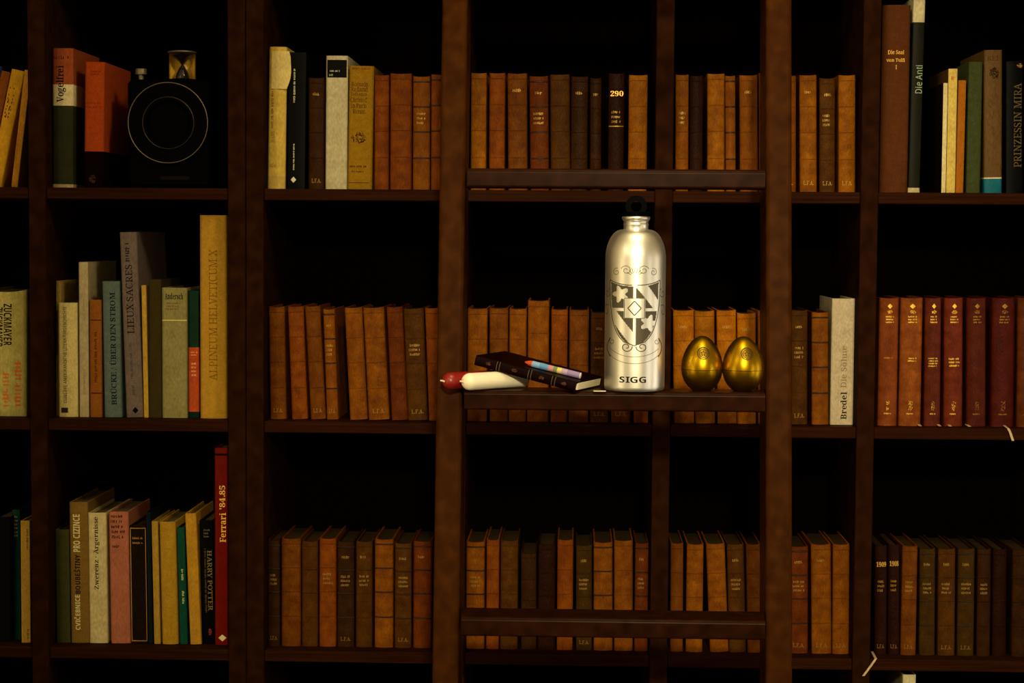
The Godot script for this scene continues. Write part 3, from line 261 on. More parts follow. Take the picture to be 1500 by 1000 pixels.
# ------------------------------------------------------------------ ladder
const LEAN := 0.14         # metres forward for each metre down
func ladder_z(y: float) -> float: return 0.305 - LEAN * (y - 1.285)

func ladder():
	var t := thing("library_ladder", "dark brown wooden library ladder leaning before the bookcase", "ladder", Vector3(0.0495, 0, ladder_z(0.0) - 0.05))
	var o := t.position
	var ang := atan(LEAN)
	var top := 2.42
	var wide := 0.088
	var length := top / cos(ang)
	for x in [-0.16895, 0.2701]:
		var r := part("side_rail", rounded_bar(0.0348, wide, length, 0.006, 5), M.wood_rail, t)
		# the bar runs along its y axis; its front face lies in the plane of the ladder
		var mid := Vector3(x, top / 2, ladder_z(top / 2) - 0.035) + Vector3(0, -sin(ang), -cos(ang)) * wide / 2
		r.transform = Transform3D(Basis(Vector3.RIGHT, -ang), mid - o)
	for y in [0.155, 0.447, 0.739, 1.0308, 1.324, 1.6176, 1.911, 2.204]:
		var s := part("step", step_mesh(0.4036, 0.0255, 0.060), M.wood_step, t)
		s.position = Vector3(0.05095, y, ladder_z(y) - 0.004) - o

func step_mesh(w: float, th: float, d: float) -> ArrayMesh:
	# top at y 0, front at z 0, rounded nose above, small round below
	var pts := []
	var r := 0.006
	for i in 7:
		var a := PI / 2 * i / 6.0
		pts.append([Vector2(-r + sin(a) * r, -r + cos(a) * r), Vector2(sin(a), cos(a))])
	var r2 := 0.003
	for i in 4:
		var a := PI / 2 + PI / 2 * i / 3.0
		pts.append([Vector2(-r2 + sin(a) * r2, -th + r2 + cos(a) * r2), Vector2(sin(a), cos(a))])
	pts.append([Vector2(-d, -th), Vector2(0, -1)]); pts.append([Vector2(-d, -th), Vector2(-1, 0)])
	pts.append([Vector2(-d, 0), Vector2(-1, 0)]); pts.append([Vector2(-d, 0), Vector2(0, 1)])
	# the nose stands before the rails and is a little narrower than the tread between them
	var st := begin()
	var n := pts.size()
	for i in n:
		var p: Array = pts[i]; var q: Array = pts[(i + 1) % n]
		var wp := (w - 0.008 if p[0].x > -d / 2 else w) / 2; var wq := (w - 0.008 if q[0].x > -d / 2 else w) / 2
		quad_n(st, Vector3(-wp, p[0].y, p[0].x), Vector3(wp, p[0].y, p[0].x), Vector3(wq, q[0].y, q[0].x), Vector3(-wq, q[0].y, q[0].x),
			Vector3(0, p[1].y, p[1].x), Vector3(0, q[1].y, q[1].x))
	for sx in [-1, 1]:
		var ring := []
		for p in pts: ring.append(Vector3(sx * (w - 0.008 if p[0].x > -d / 2 else w) / 2, p[0].y, p[0].x))
		for i in range(1, n - 1): tri(st, ring[0], ring[i], ring[i + 1], Vector3(sx, 0, 0))
	return st.commit()

# ------------------------------------------------------------------ books
# a row of BOOKS: name, label, group, x, y, z of the spine's lower left corner, lean, then in millimetres width, height, depth, roundness of the spine,
# cover stuff, dip of the head, colour zones from the foot upwards, marks on the spine, side colour with shade painted in, where it is not the spine's
func book(b: Array):
	var t := thing(b[0], b[1], "book", Vector3(b[3], b[4] + 0.0003, b[5]), b[2])
	t.rotation.z = b[6]
	var w: float = b[7] / 1000.0; var h: float = b[8] / 1000.0; var d: float = b[9] / 1000.0; var bulge: float = b[10] / 1000.0
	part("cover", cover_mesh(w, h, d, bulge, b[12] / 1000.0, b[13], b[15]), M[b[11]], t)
	var th := 0.0022 if w > 0.012 else 0.0012
	var pg := part("pages", cbox(Vector3(w - 2 * th - 0.0002, h - 0.007, d - 0.006), 0.0), M.pages_old if b[11] == "leather" else M.pages, t)
	pg.position = Vector3(w / 2, h / 2 - 0.0005, -d / 2 - 0.001)
	for m in b[14]: mark(t, m, w, h, bulge, b[13][0][1])

func spine_z(x: float, w: float, bulge: float) -> float:
	var u := 2.0 * x / w - 1.0
	return bulge * (1.0 - u * u)

func cover_mesh(w: float, h: float, d: float, bulge: float, sag: float, zones: Array, shaded_boards := "") -> ArrayMesh:
	var th := 0.0022 if w > 0.012 else 0.0012
	var out_p := [Vector2(0, -d), Vector2(0, 0)]; var out_n := [Vector2(-1, 0), Vector2(-1, 0)]
	var in_p := [Vector2(th, -d), Vector2(th, -th)]
	var dip := [0.0, 0.0]
	var n := 10
	for i in n + 1:
		var x := w * i / n
		var slope := -4.0 * bulge / w * (2.0 * x / w - 1.0)
		var e := 0.0
		if i == 0: e = -1.6
		if i == n: e = 1.6
		out_p.append(Vector2(x, spine_z(x, w, bulge))); out_n.append(Vector2(-slope + e, 1).normalized())
		in_p.append(Vector2(th + (w - 2 * th) * i / n, -th + spine_z(x, w, bulge) * 0.7))
		dip.append(sag * 4.0 * (x / w) * (1.0 - x / w))
	out_p.append_array([Vector2(w, 0), Vector2(w, -d)]); out_n.append_array([Vector2(1, 0), Vector2(1, 0)])
	in_p.append_array([Vector2(w - th, -th), Vector2(w - th, -d)]); dip.append_array([0.0, 0.0])
	var st := begin()
	var y0 := 0.0
	for k in zones.size():
		var y1: float = zones[k][0] / 1000.0
		if k == zones.size() - 1: y1 = h
		var last: bool = k == zones.size() - 1
		st.set_color(Color(zones[k][1]).srgb_to_linear())
		for i in out_p.size() - 1:
			var a: Vector2 = out_p[i]; var c: Vector2 = out_p[i + 1]
			if a.distance_to(c) < 1e-6: continue
			var side: bool = shaded_boards != "" and (i == 0 or i == out_p.size() - 2)
			st.set_color(Color(shaded_boards if side else zones[k][1]).srgb_to_linear())
			var ta: float = y1 - (dip[i] if last else 0.0); var tc: float = y1 - (dip[i + 1] if last else 0.0)
			quad_n2(st, Vector3(a.x, y0, a.y), Vector3(c.x, y0, c.y), Vector3(c.x, tc, c.y), Vector3(a.x, ta, a.y), Vector3(out_n[i].x, 0, out_n[i].y), Vector3(out_n[i + 1].x, 0, out_n[i + 1].y))
			var ia: Vector2 = in_p[i]; var ic: Vector2 = in_p[i + 1]
			var nn := Vector3(-(ic.y - ia.y), 0, (ic.x - ia.x)).normalized() * -1.0
			quad_n2(st, Vector3(ia.x, y0, ia.y), Vector3(ic.x, y0, ic.y), Vector3(ic.x, tc, ic.y), Vector3(ia.x, ta, ia.y), nn, nn)
			if k == 0: quad_n2(st, Vector3(a.x, 0, a.y), Vector3(c.x, 0, c.y), Vector3(ic.x, 0, ic.y), Vector3(ia.x, 0, ia.y), Vector3.DOWN, Vector3.DOWN)
			if last: quad_n2(st, Vector3(a.x, ta, a.y), Vector3(c.x, tc, c.y), Vector3(ic.x, tc, ic.y), Vector3(ia.x, ta, ia.y), Vector3.UP, Vector3.UP)
		for s in [0, out_p.size() - 1]:
			var a: Vector2 = out_p[s]; var c: Vector2 = in_p[s]
			quad_n2(st, Vector3(a.x, y0, a.y), Vector3(c.x, y0, c.y), Vector3(c.x, y1, c.y), Vector3(a.x, y1, a.y), Vector3.FORWARD, Vector3.FORWARD)
		y0 = y1
	return st.commit()

func ink(hex: String, gilt) -> Material:
	var key := hex + ("g" if gilt else "")
	if not prints.has(key):
		var m := StandardMaterial3D.new(); m.albedo_color = Color(hex)
		m.roughness = 0.45 if gilt else 0.7; m.metallic_specular = 0.1
		m.metallic = 0.6 if gilt else 0.0
		prints[key] = m
	return prints[key]

func mark(t: Node3D, m: Array, w: float, h: float, bulge: float, tone: String):
	match m[0]:
		"b":        # raised band across the spine
			var st := begin(); var y: float = m[1] / 1000.0; var n := 8; var hh := 0.0013 if m[2] == 1 else 0.0010
			st.set_color((Color(tone).srgb_to_linear() * 0.8) if m[2] == 0 else Color.WHITE)
			for i in n:
				var xa := w * i / n; var xb := w * (i + 1) / n
				var za := spine_z(xa, w, bulge); var zb := spine_z(xb, w, bulge)
				var o := 0.0009 if m[2] == 1 else 0.0005
				var p := [Vector3(xa, y - hh, za - 0.0002), Vector3(xb, y - hh, zb - 0.0002), Vector3(xb, y - hh * 0.4, zb + o), Vector3(xa, y - hh * 0.4, za + o), Vector3(xb, y + hh * 0.4, zb + o), Vector3(xa, y + hh * 0.4, za + o), Vector3(xb, y + hh, zb - 0.0002), Vector3(xa, y + hh, za - 0.0002)]
				face(st, [p[0], p[1], p[2], p[3]], Vector3(0, -1, 1)); face(st, [p[3], p[2], p[4], p[5]], Vector3(0, 0, 1)); face(st, [p[5], p[4], p[6], p[7]], Vector3(0, 1, 1))
			part("raised_band", st.commit(), M.band_dark if m[2] == 1 else M.leather, t)
		"t": part("title", text_mesh(m, w, bulge), ink(m[8], m[9]), t)
		"w": part("print_line", words_mesh(m, w, bulge), ink(m[7], m[8]), t)
		"p": part("rule", patch_mesh(m[1], m[2], m[3], m[4], w, bulge, 0.0001), ink(m[5], m[6]), t)
		"q": part("ornament", ornament_mesh(m, w, bulge), ink(m[5], m[7]), t)
		"r":        # silk ribbon: across, slant, then how far it hangs below the shelf edge and how wide it lies
			var x: float = w * m[1]; var st := begin()
			var hang: float = m[3] / 1000.0
			var path := [Vector3(x, 0.0026, -0.004), Vector3(x, 0.0022, bulge + 0.003), Vector3(x + 0.004 * m[2], 0.0012, bulge + 0.012)]
			if hang > 0: path = [Vector3(x, 0.003, -0.004), Vector3(x, 0.0012, 0.020), Vector3(x, 0.0006, 0.0315), Vector3(x + hang * 0.25 * m[2], -0.004, 0.0372), Vector3(x + hang * m[2], -hang, 0.0372)]
			var wd := 0.0036 if hang > 0 else 0.0045
			for i in path.size() - 1:
				var a: Vector3 = path[i]; var c: Vector3 = path[i + 1]; var s := Vector3(wd / 2, 0, 0)
				var up := (c - a).cross(Vector3.RIGHT).normalized() * -0.0002
				face(st, [a - s + up, a + s + up, c + s + up, c - s + up], up); face(st, [a - s - up, a + s - up, c + s - up, c - s - up], -up)
				face(st, [a - s + up, a - s - up, c - s - up, c - s + up], -s); face(st, [a + s + up, a + s - up, c + s - up, c + s + up], s)
			part("ribbon", st.commit(), M.ribbon, t)

func text_mesh(m: Array, w: float, bulge: float) -> ArrayMesh:
	var x0: float = maxf(m[3] / 1000.0, 0.0008); var y0: float = m[4] / 1000.0
	var x1: float = minf(m[5] / 1000.0, w - 0.0008); var y1: float = m[6] / 1000.0
	var turn: int = m[7]
	var tm := TextMesh.new(); tm.text = m[1]; tm.font = font(m[2]); tm.font_size = 24; tm.pixel_size = 0.01; tm.depth = 0.02; tm.curve_step = 2.0
	var arr := tm.get_mesh_arrays()
	var v: PackedVector3Array = arr[Mesh.ARRAY_VERTEX]; var nm: PackedVector3Array = arr[Mesh.ARRAY_NORMAL]
	var lo := v[0]; var hi := v[0]
	for p in v: lo = lo.min(p); hi = hi.max(p)
	var ov := PackedVector3Array(); var on := PackedVector3Array()
	for i in v.size():
		var a := (v[i].x - lo.x) / (hi.x - lo.x); var c := (v[i].y - lo.y) / (hi.y - lo.y)
		var x: float; var y: float; var q := nm[i]
		if turn == 90: x = lerpf(x1, x0, c); y = lerpf(y0, y1, a); q = Vector3(-q.y, q.x, q.z)
		elif turn == -90: x = lerpf(x0, x1, c); y = lerpf(y1, y0, a); q = Vector3(q.y, -q.x, q.z)
		else: x = lerpf(x0, x1, a); y = lerpf(y0, y1, c)
		ov.append(Vector3(x, y, spine_z(x, w, bulge) + (0.00022 if v[i].z > 0 else -0.0002))); on.append(q)
	return from_arrays(ov, on, arr[Mesh.ARRAY_INDEX])

func from_arrays(v, n, idx) -> ArrayMesh:
	var a := []; a.resize(Mesh.ARRAY_MAX); a[Mesh.ARRAY_VERTEX] = v; a[Mesh.ARRAY_NORMAL] = n
	if idx != null and idx.size() > 0: a[Mesh.ARRAY_INDEX] = idx
	var am := ArrayMesh.new(); am.add_surface_from_arrays(Mesh.PRIMITIVE_TRIANGLES, a); return am

func patch_into(st: SurfaceTool, x0: float, y0: float, x1: float, y1: float, w: float, bulge: float, lift: float, n: int):
	for i in n:
		var xa := lerpf(x0, x1, float(i) / n); var xb := lerpf(x0, x1, float(i + 1) / n)
		var za := spine_z(xa, w, bulge) + lift; var zb := spine_z(xb, w, bulge) + lift
		face(st, [Vector3(xa, y0, za), Vector3(xb, y0, zb), Vector3(xb, y1, zb), Vector3(xa, y1, za)], Vector3(0, 0, 1))

func patch_mesh(x0, y0, x1, y1, w: float, bulge: float, lift: float) -> ArrayMesh:
	var st := begin()
	patch_into(st, maxf(x0 / 1000.0, 0.0003), y0 / 1000.0, minf(x1 / 1000.0, w - 0.0003), y1 / 1000.0, w, bulge, lift + 0.0001, 10)
	return st.commit()

# small print too fine to read: rows of letter strokes in words
func words_mesh(m: Array, w: float, bulge: float) -> ArrayMesh:
	var x0: float = maxf(m[1] / 1000.0, 0.001); var y0: float = m[2] / 1000.0; var x1: float = minf(m[3] / 1000.0, w - 0.001); var y1: float = m[4] / 1000.0
	var upright: bool = m[5] != 0; var rows: int = m[6]
	var st := begin()
	var along := (y1 - y0) if upright else (x1 - x0)
	var across := ((x1 - x0) if upright else (y1 - y0)) / rows
	for r in rows:
		var hgt := across * (0.8 if rows == 1 else 0.62)
		var base := (x0 if upright else y0) + across * (rows - 1 - r) + (across - hgt) / 2
		var s := along * rng.randf_range(0.0, 0.1)
		var stop := along * rng.randf_range(0.88, 1.0)
		var letters := rng.randi_range(4, 8)
		var lw := maxf(hgt * 0.42, 0.0005)
		while s + lw < stop:
			var tall := hgt * rng.randf_range(0.65, 1.0)
			var a := base + (hgt - tall) * rng.randf_range(0.0, 0.5)
			var b := a + tall
			var stroke := lw * rng.randf_range(0.45, 0.75)
			if upright: patch_into(st, a, y0 + s, b, y0 + s + stroke, w, bulge, 0.0002, 1)
			else: patch_into(st, x0 + s, a, x0 + s + stroke, b, w, bulge, 0.0002, 1)
			if rng.randf() < 0.6:
				var c := a + tall * rng.randf_range(0.0, 0.75)
				if upright: patch_into(st, c, y0 + s, c + tall * 0.2, y0 + minf(s + lw * 1.3, along), w, bulge, 0.0002, 1)
				else: patch_into(st, x0 + s, c, x0 + minf(s + lw * 1.3, along), c + tall * 0.2, w, bulge, 0.0002, 1)
			s += lw * 1.25
			letters -= 1
			if letters <= 0: s += lw * 1.2; letters = rng.randi_range(3, 8)
	return st.commit()

# m[6]: 0 = a worn blot of foliage strokes, 1 = a lozenge, 2 = a sprig of branches
func ornament_mesh(m: Array, w: float, bulge: float) -> ArrayMesh:
	var x0: float = maxf(m[1] / 1000.0, 0.0008); var y0: float = m[2] / 1000.0; var x1: float = minf(m[3] / 1000.0, w - 0.0008); var y1: float = m[4] / 1000.0
	var st := begin(); var cx := (x0 + x1) / 2; var cy := (y0 + y1) / 2; var rx := (x1 - x0) / 2; var ry := (y1 - y0) / 2
	if m[6] == 1:
		for k in 4:
			var a := k * PI / 2; var b := a + PI / 2
			var p := Vector2(cx + cos(a) * rx, cy + sin(a) * ry); var q := Vector2(cx + cos(b) * rx, cy + sin(b) * ry)
			face(st, [Vector3(cx, cy, spine_z(cx, w, bulge) + 0.0003), Vector3(p.x, p.y, spine_z(p.x, w, bulge) + 0.0003), Vector3(q.x, q.y, spine_z(q.x, w, bulge) + 0.0003)], Vector3(0, 0, 1))
	else:
		var count := 60 if m[6] == 0 else 34
		for k in count:
			var sx := rng.randf_range(-1, 1); var sy := rng.randf_range(-1, 1)
			if m[6] == 0 and sx * sx + sy * sy > 1.0: continue
			var a := rng.randf_range(0, TAU) if m[6] == 0 else rng.randf_range(0.6, 2.4)
			var ln := minf(rx, ry) * rng.randf_range(0.25, 0.6); var wd := minf(rx, ry) * rng.randf_range(0.07, 0.16)
			var c := Vector2(cx + sx * rx * 0.85, cy + sy * ry * 0.9)
			var u := Vector2(cos(a), sin(a)) * ln / 2; var v := Vector2(-sin(a), cos(a)) * wd / 2
			var pts := []
			for q in [c - u - v, c + u - v, c + u + v, c - u + v]:
				var x := clampf(q.x, x0, x1); pts.append(Vector3(x, q.y, spine_z(x, w, bulge) + 0.00025))
			face(st, pts, Vector3(0, 0, 1))
	return st.commit()

func torn_flap():
	# the loose corner of the torn jacket belongs to the cream book beside the double post
	for c in get_children():
		if c.has_meta("label") and "torn jacket flap" in c.get_meta("label"):
			var st := begin()
			var top := 0.2045; var n := 7
			var edge := [0.0300, 0.0322, 0.0326, 0.0330, 0.0332, 0.0322, 0.0300, 0.0270]
			for i in n:
				var ya := top - 0.056 * i / n; var yb := top - 0.056 * (i + 1) / n
				var za := 0.0042 - 0.001 * sin(PI * i / n); var zb := 0.0042 - 0.001 * sin(PI * (i + 1) / n)
				for o in [0.0, 0.0005]:
					face(st, [Vector3(0.004, ya, 0.0022 + o), Vector3(0.018, ya, za + o), Vector3(0.018, yb, zb + o), Vector3(0.004, yb, 0.0022 + o)], Vector3(0, 0, 1))
					face(st, [Vector3(0.018, ya, za + o), Vector3(edge[i], ya, za - 0.0012 + o), Vector3(edge[i + 1], yb, zb - 0.0012 + o), Vector3(0.018, yb, zb + o)], Vector3(0.2, 0, 1))
			part("torn_jacket_flap", st.commit(), M.flap, c)

# ------------------------------------------------------------------ the black box camera with its sand timer
func box_camera():
	var t := thing("box_camera", "black boxy camera with thin pale ring around its large round front", "camera", Vector3(-0.6118, 1.5953, -0.10))
	part("body", shifted(cbox(Vector3(0.128, 0.163, 0.12), 0.006), Vector3(0, 0.0815, 0)), M.black_gloss, t)
	var lens := part("lens", rot_x(lathe([[0.0, 0.0], [0.0590, 0.0], [0.0590, 0.010], [0.0575, 0.0115], [0.052, 0.0112], [0.040, 0.0075], [0.037, 0.0075], [0.037, 0.0095], [0.034, 0.0095], [0.032, 0.006], [0.030, 0.003], [0.0, 0.0065]], 56)), M.black_gloss, t)
	lens.position = Vector3(0, 0.0975, 0.06)
	part("ring", rot_x(torus(0.0597, 0.00075, 72)), M.ring_metal, lens).position = Vector3(0, 0, 0.0108)
	part("inner_ring", rot_x(torus(0.0385, 0.0008, 48)), M.ring_dark, lens).position = Vector3(0, 0, 0.0080)
	part("knob", shifted(lathe([[0.0, 0.0], [0.004, 0.0], [0.004, 0.008], [0.0085, 0.008], [0.0085, 0.0155], [0.0078, 0.0165], [0.0, 0.0165]], 20), Vector3(-0.046, 0.163, 0.045)), M.ring_metal, t)
	part("nameplate", shifted(cbox(Vector3(0.044, 0.006, 0.0012), 0.0003), Vector3(0.008, 0.0155, 0.0606)), M.nameplate, t)
	# small sand timer standing on top
	var s := thing("sand_timer", "small amber sand timer with pale cap standing on black camera", "timer", Vector3(-0.5995, 1.7586, -0.075))
	var sleeve := begin()
	for i in 14:
		var a := PI + PI * i / 14.0; var b := PI + PI * (i + 1) / 14.0
		for r in [0.0200, 0.0190]:
			var pa := Vector3(cos(a) * r, 0.0022, sin(a) * r); var pb := Vector3(cos(b) * r, 0.0022, sin(b) * r); var up := Vector3(0, 0.0395, 0)
			quad_n2(sleeve, pa, pb, pb + up, pa + up, Vector3(cos(a), 0, sin(a)) * (1 if r > 0.0195 else -1), Vector3(cos(b), 0, sin(b)) * (1 if r > 0.0195 else -1))
	part("sleeve", sleeve.commit(), M.amber, s)
	part("bulb", lathe([[0.0, 0.0022], [0.0105, 0.0024], [0.0108, 0.006], [0.009, 0.012], [0.0045, 0.020], [0.0016, 0.0245], [0.0045, 0.028], [0.011, 0.034], [0.0150, 0.0385], [0.0, 0.0415]], 28), M.timer_glass, s)
	part("cap", shifted(lathe([[0.0, 0.0], [0.0215, 0.0], [0.0220, 0.0008], [0.0215, 0.0022], [0.0, 0.0026]], 32), Vector3(0, 0.0417, 0)), M.ring_metal, s)
	part("base", lathe([[0.0, 0.0], [0.0210, 0.0], [0.0210, 0.0022], [0.0, 0.0022]], 32), M.black_gloss, s)

# ------------------------------------------------------------------ things on the ladder step
const STEP_Y := 1.3243
func bottle():
	var t := thing("drinking_bottle", "brushed aluminium drinking bottle with black loop cap and grey crest", "bottle", Vector3(0.0778, STEP_Y, 0.266))
	var pr := [[0.0, 0.0], [0.036, 0.0], [0.0385, 0.0006], [0.0398, 0.0028], [0.0400, 0.006]]
	for i in 7: pr.append([0.0400, 0.006 + 0.170 * (i + 1) / 7.0])
	# shoulder
	for i in 12:
		var a := PI / 2 * (i + 1) / 12.0
		pr.append([0.0165 + 0.0235 * pow(cos(a), 0.85), 0.176 + 0.037 * pow(sin(a), 1.15)])
	pr.append_array([[0.0163, 0.2145], [0.0163, 0.2180], [0.0168, 0.2190], [0.0168, 0.2200], [0.0163, 0.2210], [0.0163, 0.2235], [0.0172, 0.2250], [0.0185, 0.2268], [0.0187, 0.2290], [0.0180, 0.2300], [0.0, 0.2300]])
	part("body", lathe(pr, 72), M.aluminium, t)
	part("printed_crest", crest_mesh(), M.crest, t)
	var name_print := TextMesh.new(); name_print.text = "SIGG"; name_print.font = font("sans_bold"); name_print.font_size = 24; name_print.pixel_size = 0.01; name_print.depth = 0.02; name_print.curve_step = 2.0
	var arr := name_print.get_mesh_arrays()
	var v: PackedVector3Array = arr[Mesh.ARRAY_VERTEX]; var lo := v[0]; var hi := v[0]
	for p in v: lo = lo.min(p); hi = hi.max(p)
	for i in v.size():
		var x := lerpf(-0.0195, 0.0165, (v[i].x - lo.x) / (hi.x - lo.x)); var y := lerpf(0.0125, 0.0205, (v[i].y - lo.y) / (hi.y - lo.y))
		v[i] = on_bottle(x, y, 0.0002 if v[i].z > 0 else -0.0003)
	part("brand_name", from_arrays(v, arr[Mesh.ARRAY_NORMAL], arr[Mesh.ARRAY_INDEX]), M.brand_ink, t)
	var cap := part("cap", shifted(lathe([[0.0, 0.0], [0.0172, 0.0], [0.0172, 0.005], [0.0160, 0.0062], [0.0, 0.0066]], 32), Vector3(0, 0.2301, 0)), M.cap_black, t)
	# the carrying loop: a flat ring standing on the cap
	var st := begin(); var n := 36
	for i in n:
		var a := TAU * i / n; var b := TAU * (i + 1) / n
		var A := Vector2(cos(a), sin(a)); var B := Vector2(cos(b), sin(b)); var c := Vector2(0, 0.0098)
		for z in [-0.0055, 0.0055]:
			face(st, [v3(c + A * 0.0142, z), v3(c + B * 0.0142, z), v3(c + B * 0.0070, z), v3(c + A * 0.0070, z)], Vector3(0, 0, z))
		quad_n2(st, v3(c + A * 0.0142, -0.0055), v3(c + B * 0.0142, -0.0055), v3(c + B * 0.0142, 0.0055), v3(c + A * 0.0142, 0.0055), v3(A, 0), v3(B, 0))
		quad_n2(st, v3(c + A * 0.0070, -0.0055), v3(c + B * 0.0070, -0.0055), v3(c + B * 0.0070, 0.0055), v3(c + A * 0.0070, 0.0055), v3(-A, 0), v3(-B, 0))
	part("loop", st.commit(), M.cap_black, cap).position = Vector3(0, 0.2338, 0)

func v3(p: Vector2, z: float) -> Vector3: return Vector3(p.x, p.y, z)
func on_bottle(x: float, y: float, lift: float) -> Vector3:
	var a := (x - 0.002) / 0.04
	return Vector3(sin(a) * (0.04 + lift), y, cos(a) * (0.04 + lift))

# a plain heraldic device: a quartered shield with scrollwork and a ribbon below, wrapped on the bottle
func on_crest(x: float, y: float, lift: float) -> Vector3: return on_bottle(x * 1.36, 0.106 + y * 1.18, lift)

func crest_mesh() -> ArrayMesh:
	var st := begin()
	# curved strokes
	var strokes := []
	for s in [-1, 1]:
		# shield outline: shoulder, side, point
		var o := []
		for i in 25:
			var u := i / 24.0
			var x: float; var y: float
			if u < 0.3: x = lerpf(0.0025, 0.0285, u / 0.3); y = 0.029 + 0.006 * pow(u / 0.3, 2.0)
			else:
				var q := (u - 0.3) / 0.7
				x = 0.027 * sqrt(maxf(0.0, 1.0 - pow(q, 2.6))) + 0.0015 * (1.0 - q); y = 0.035 - 0.073 * q
			o.append(Vector2(s * x, y))
		strokes.append([o, 0.0010])
		strokes.append([spiral(Vector2(s * 0.0085, 0.0455), 0.0055, s, 1.4, 0.3), 0.0006])
		strokes.append([spiral(Vector2(s * 0.019, 0.0435), 0.0045, -s, 1.3, 1.2), 0.0006])
		strokes.append([spiral(Vector2(s * 0.033, 0.020), 0.0060, s, 1.2, 2.0), 0.0007])
		strokes.append([spiral(Vector2(s * 0.034, 0.000), 0.0075, -s, 1.0, 0.9), 0.0007])
		strokes.append([spiral(Vector2(s * 0.0075, -0.0395), 0.0058, s, 1.3, 3.0), 0.0010])
		strokes.append([spiral(Vector2(s * 0.024, -0.0335), 0.0042, -s, 1.1, 2.2), 0.0006])
		var tail := []
		for i in 9: tail.append(Vector2(s * (0.0265 + 0.006 * sin(i / 8.0 * PI)), -0.030 - 0.0026 * i))
		strokes.append([tail, 0.0014])
	for k in 2:
		var rib := []
		for i in 21:
			var x := lerpf(-0.027, 0.027, i / 20.0)
			rib.append(Vector2(x, -0.0415 - k * 0.0075 - 0.009 * (1.0 - pow(x / 0.027, 2))))
		strokes.append([rib, 0.0005])
	# fan of small rays at the head
	for i in 7:
		var a := lerpf(0.5, PI - 0.5, i / 6.0)
		strokes.append([[Vector2(cos(a) * 0.004, 0.0385 + sin(a) * 0.004), Vector2(cos(a) * 0.0085, 0.0385 + sin(a) * 0.010)], 0.0006])
	# dark quarters as rows of short tiles so that they follow the curve
	var nx := 84; var ny := 112
	for i in nx:
		for j in ny:
			var x := lerpf(-0.028, 0.028, (i + 0.5) / nx); var y := lerpf(-0.039, 0.0355, (j + 0.5) / ny)
			var q := clampf((0.030 - y) / 0.068, 0.0, 1.0)
			var half := 0.027 * sqrt(maxf(0.0, 1.0 - pow(q, 2.6))) - 0.0016
			if y > 0.030: half = 0.0262
			if absf(x) > half or absf(x) < 0.0016 or absf(y - 0.002) < 0.0016: continue
			if absf(x) < 0.0108 and absf(y - 0.0035) < 0.0115: continue
			if y > 0.0275 + 0.006 * pow(absf(x) / 0.0285, 2.0): continue
			# pale charges in the quarters: two bends and two rosettes
			var lx := absf(x) - 0.0145; var upper := y > 0.002
			if (x > 0) == upper:
				if absf(lx * 0.8 + (y - (0.018 if upper else -0.014)) * (0.6 if x > 0 else -0.6)) < 0.0052: continue
			else:
				var c := Vector2(lx, y - (0.019 if upper else -0.013)); var ang := c.angle()
				if c.length() < 0.0075 + 0.0022 * cos(5.0 * ang): continue
			var dx := 0.056 / nx / 2; var dy := 0.0745 / ny / 2
			face(st, [on_crest(x - dx, y - dy, 0.00015), on_crest(x + dx, y - dy, 0.00015), on_crest(x + dx, y + dy, 0.00015), on_crest(x - dx, y + dy, 0.00015)], on_crest(x, 0, 0))
	# plain square in the middle with a lozenge
	strokes.append([[Vector2(-0.010, -0.0075), Vector2(0.010, -0.0075), Vector2(0.010, 0.0145), Vector2(-0.010, 0.0145), Vector2(-0.010, -0.0075)], 0.0006])
	strokes.append([[Vector2(0, -0.0045), Vector2(0.0065, 0.0035), Vector2(0, 0.0115), Vector2(-0.0065, 0.0035), Vector2(0, -0.0045)], 0.0011])
	for sk in strokes:
		var pts: Array = sk[0]; var wd: float = sk[1] / 2
		for i in pts.size() - 1:
			var a: Vector2 = pts[i]; var b: Vector2 = pts[i + 1]
			var steps := maxi(1, int(ceil(a.distance_to(b) / 0.003)))
			for k in steps:
				var p := a.lerp(b, float(k) / steps); var q := a.lerp(b, float(k + 1) / steps)
				var n := (q - p).orthogonal().normalized() * wd
				face(st, [on_crest(p.x - n.x, p.y - n.y, 0.00018), on_crest(p.x + n.x, p.y + n.y, 0.00018), on_crest(q.x + n.x, q.y + n.y, 0.00018), on_crest(q.x - n.x, q.y - n.y, 0.00018)], on_crest(p.x, 0, 0))
	return st.commit()

func spiral(c: Vector2, r: float, s: int, turns: float, start: float) -> Array:
	var o := []
	for i in 22:
		var u := i / 21.0
		var a := start + u * turns * TAU
		o.append(c + Vector2(cos(a) * s, sin(a)) * r * (1.0 - 0.8 * u))
	return o

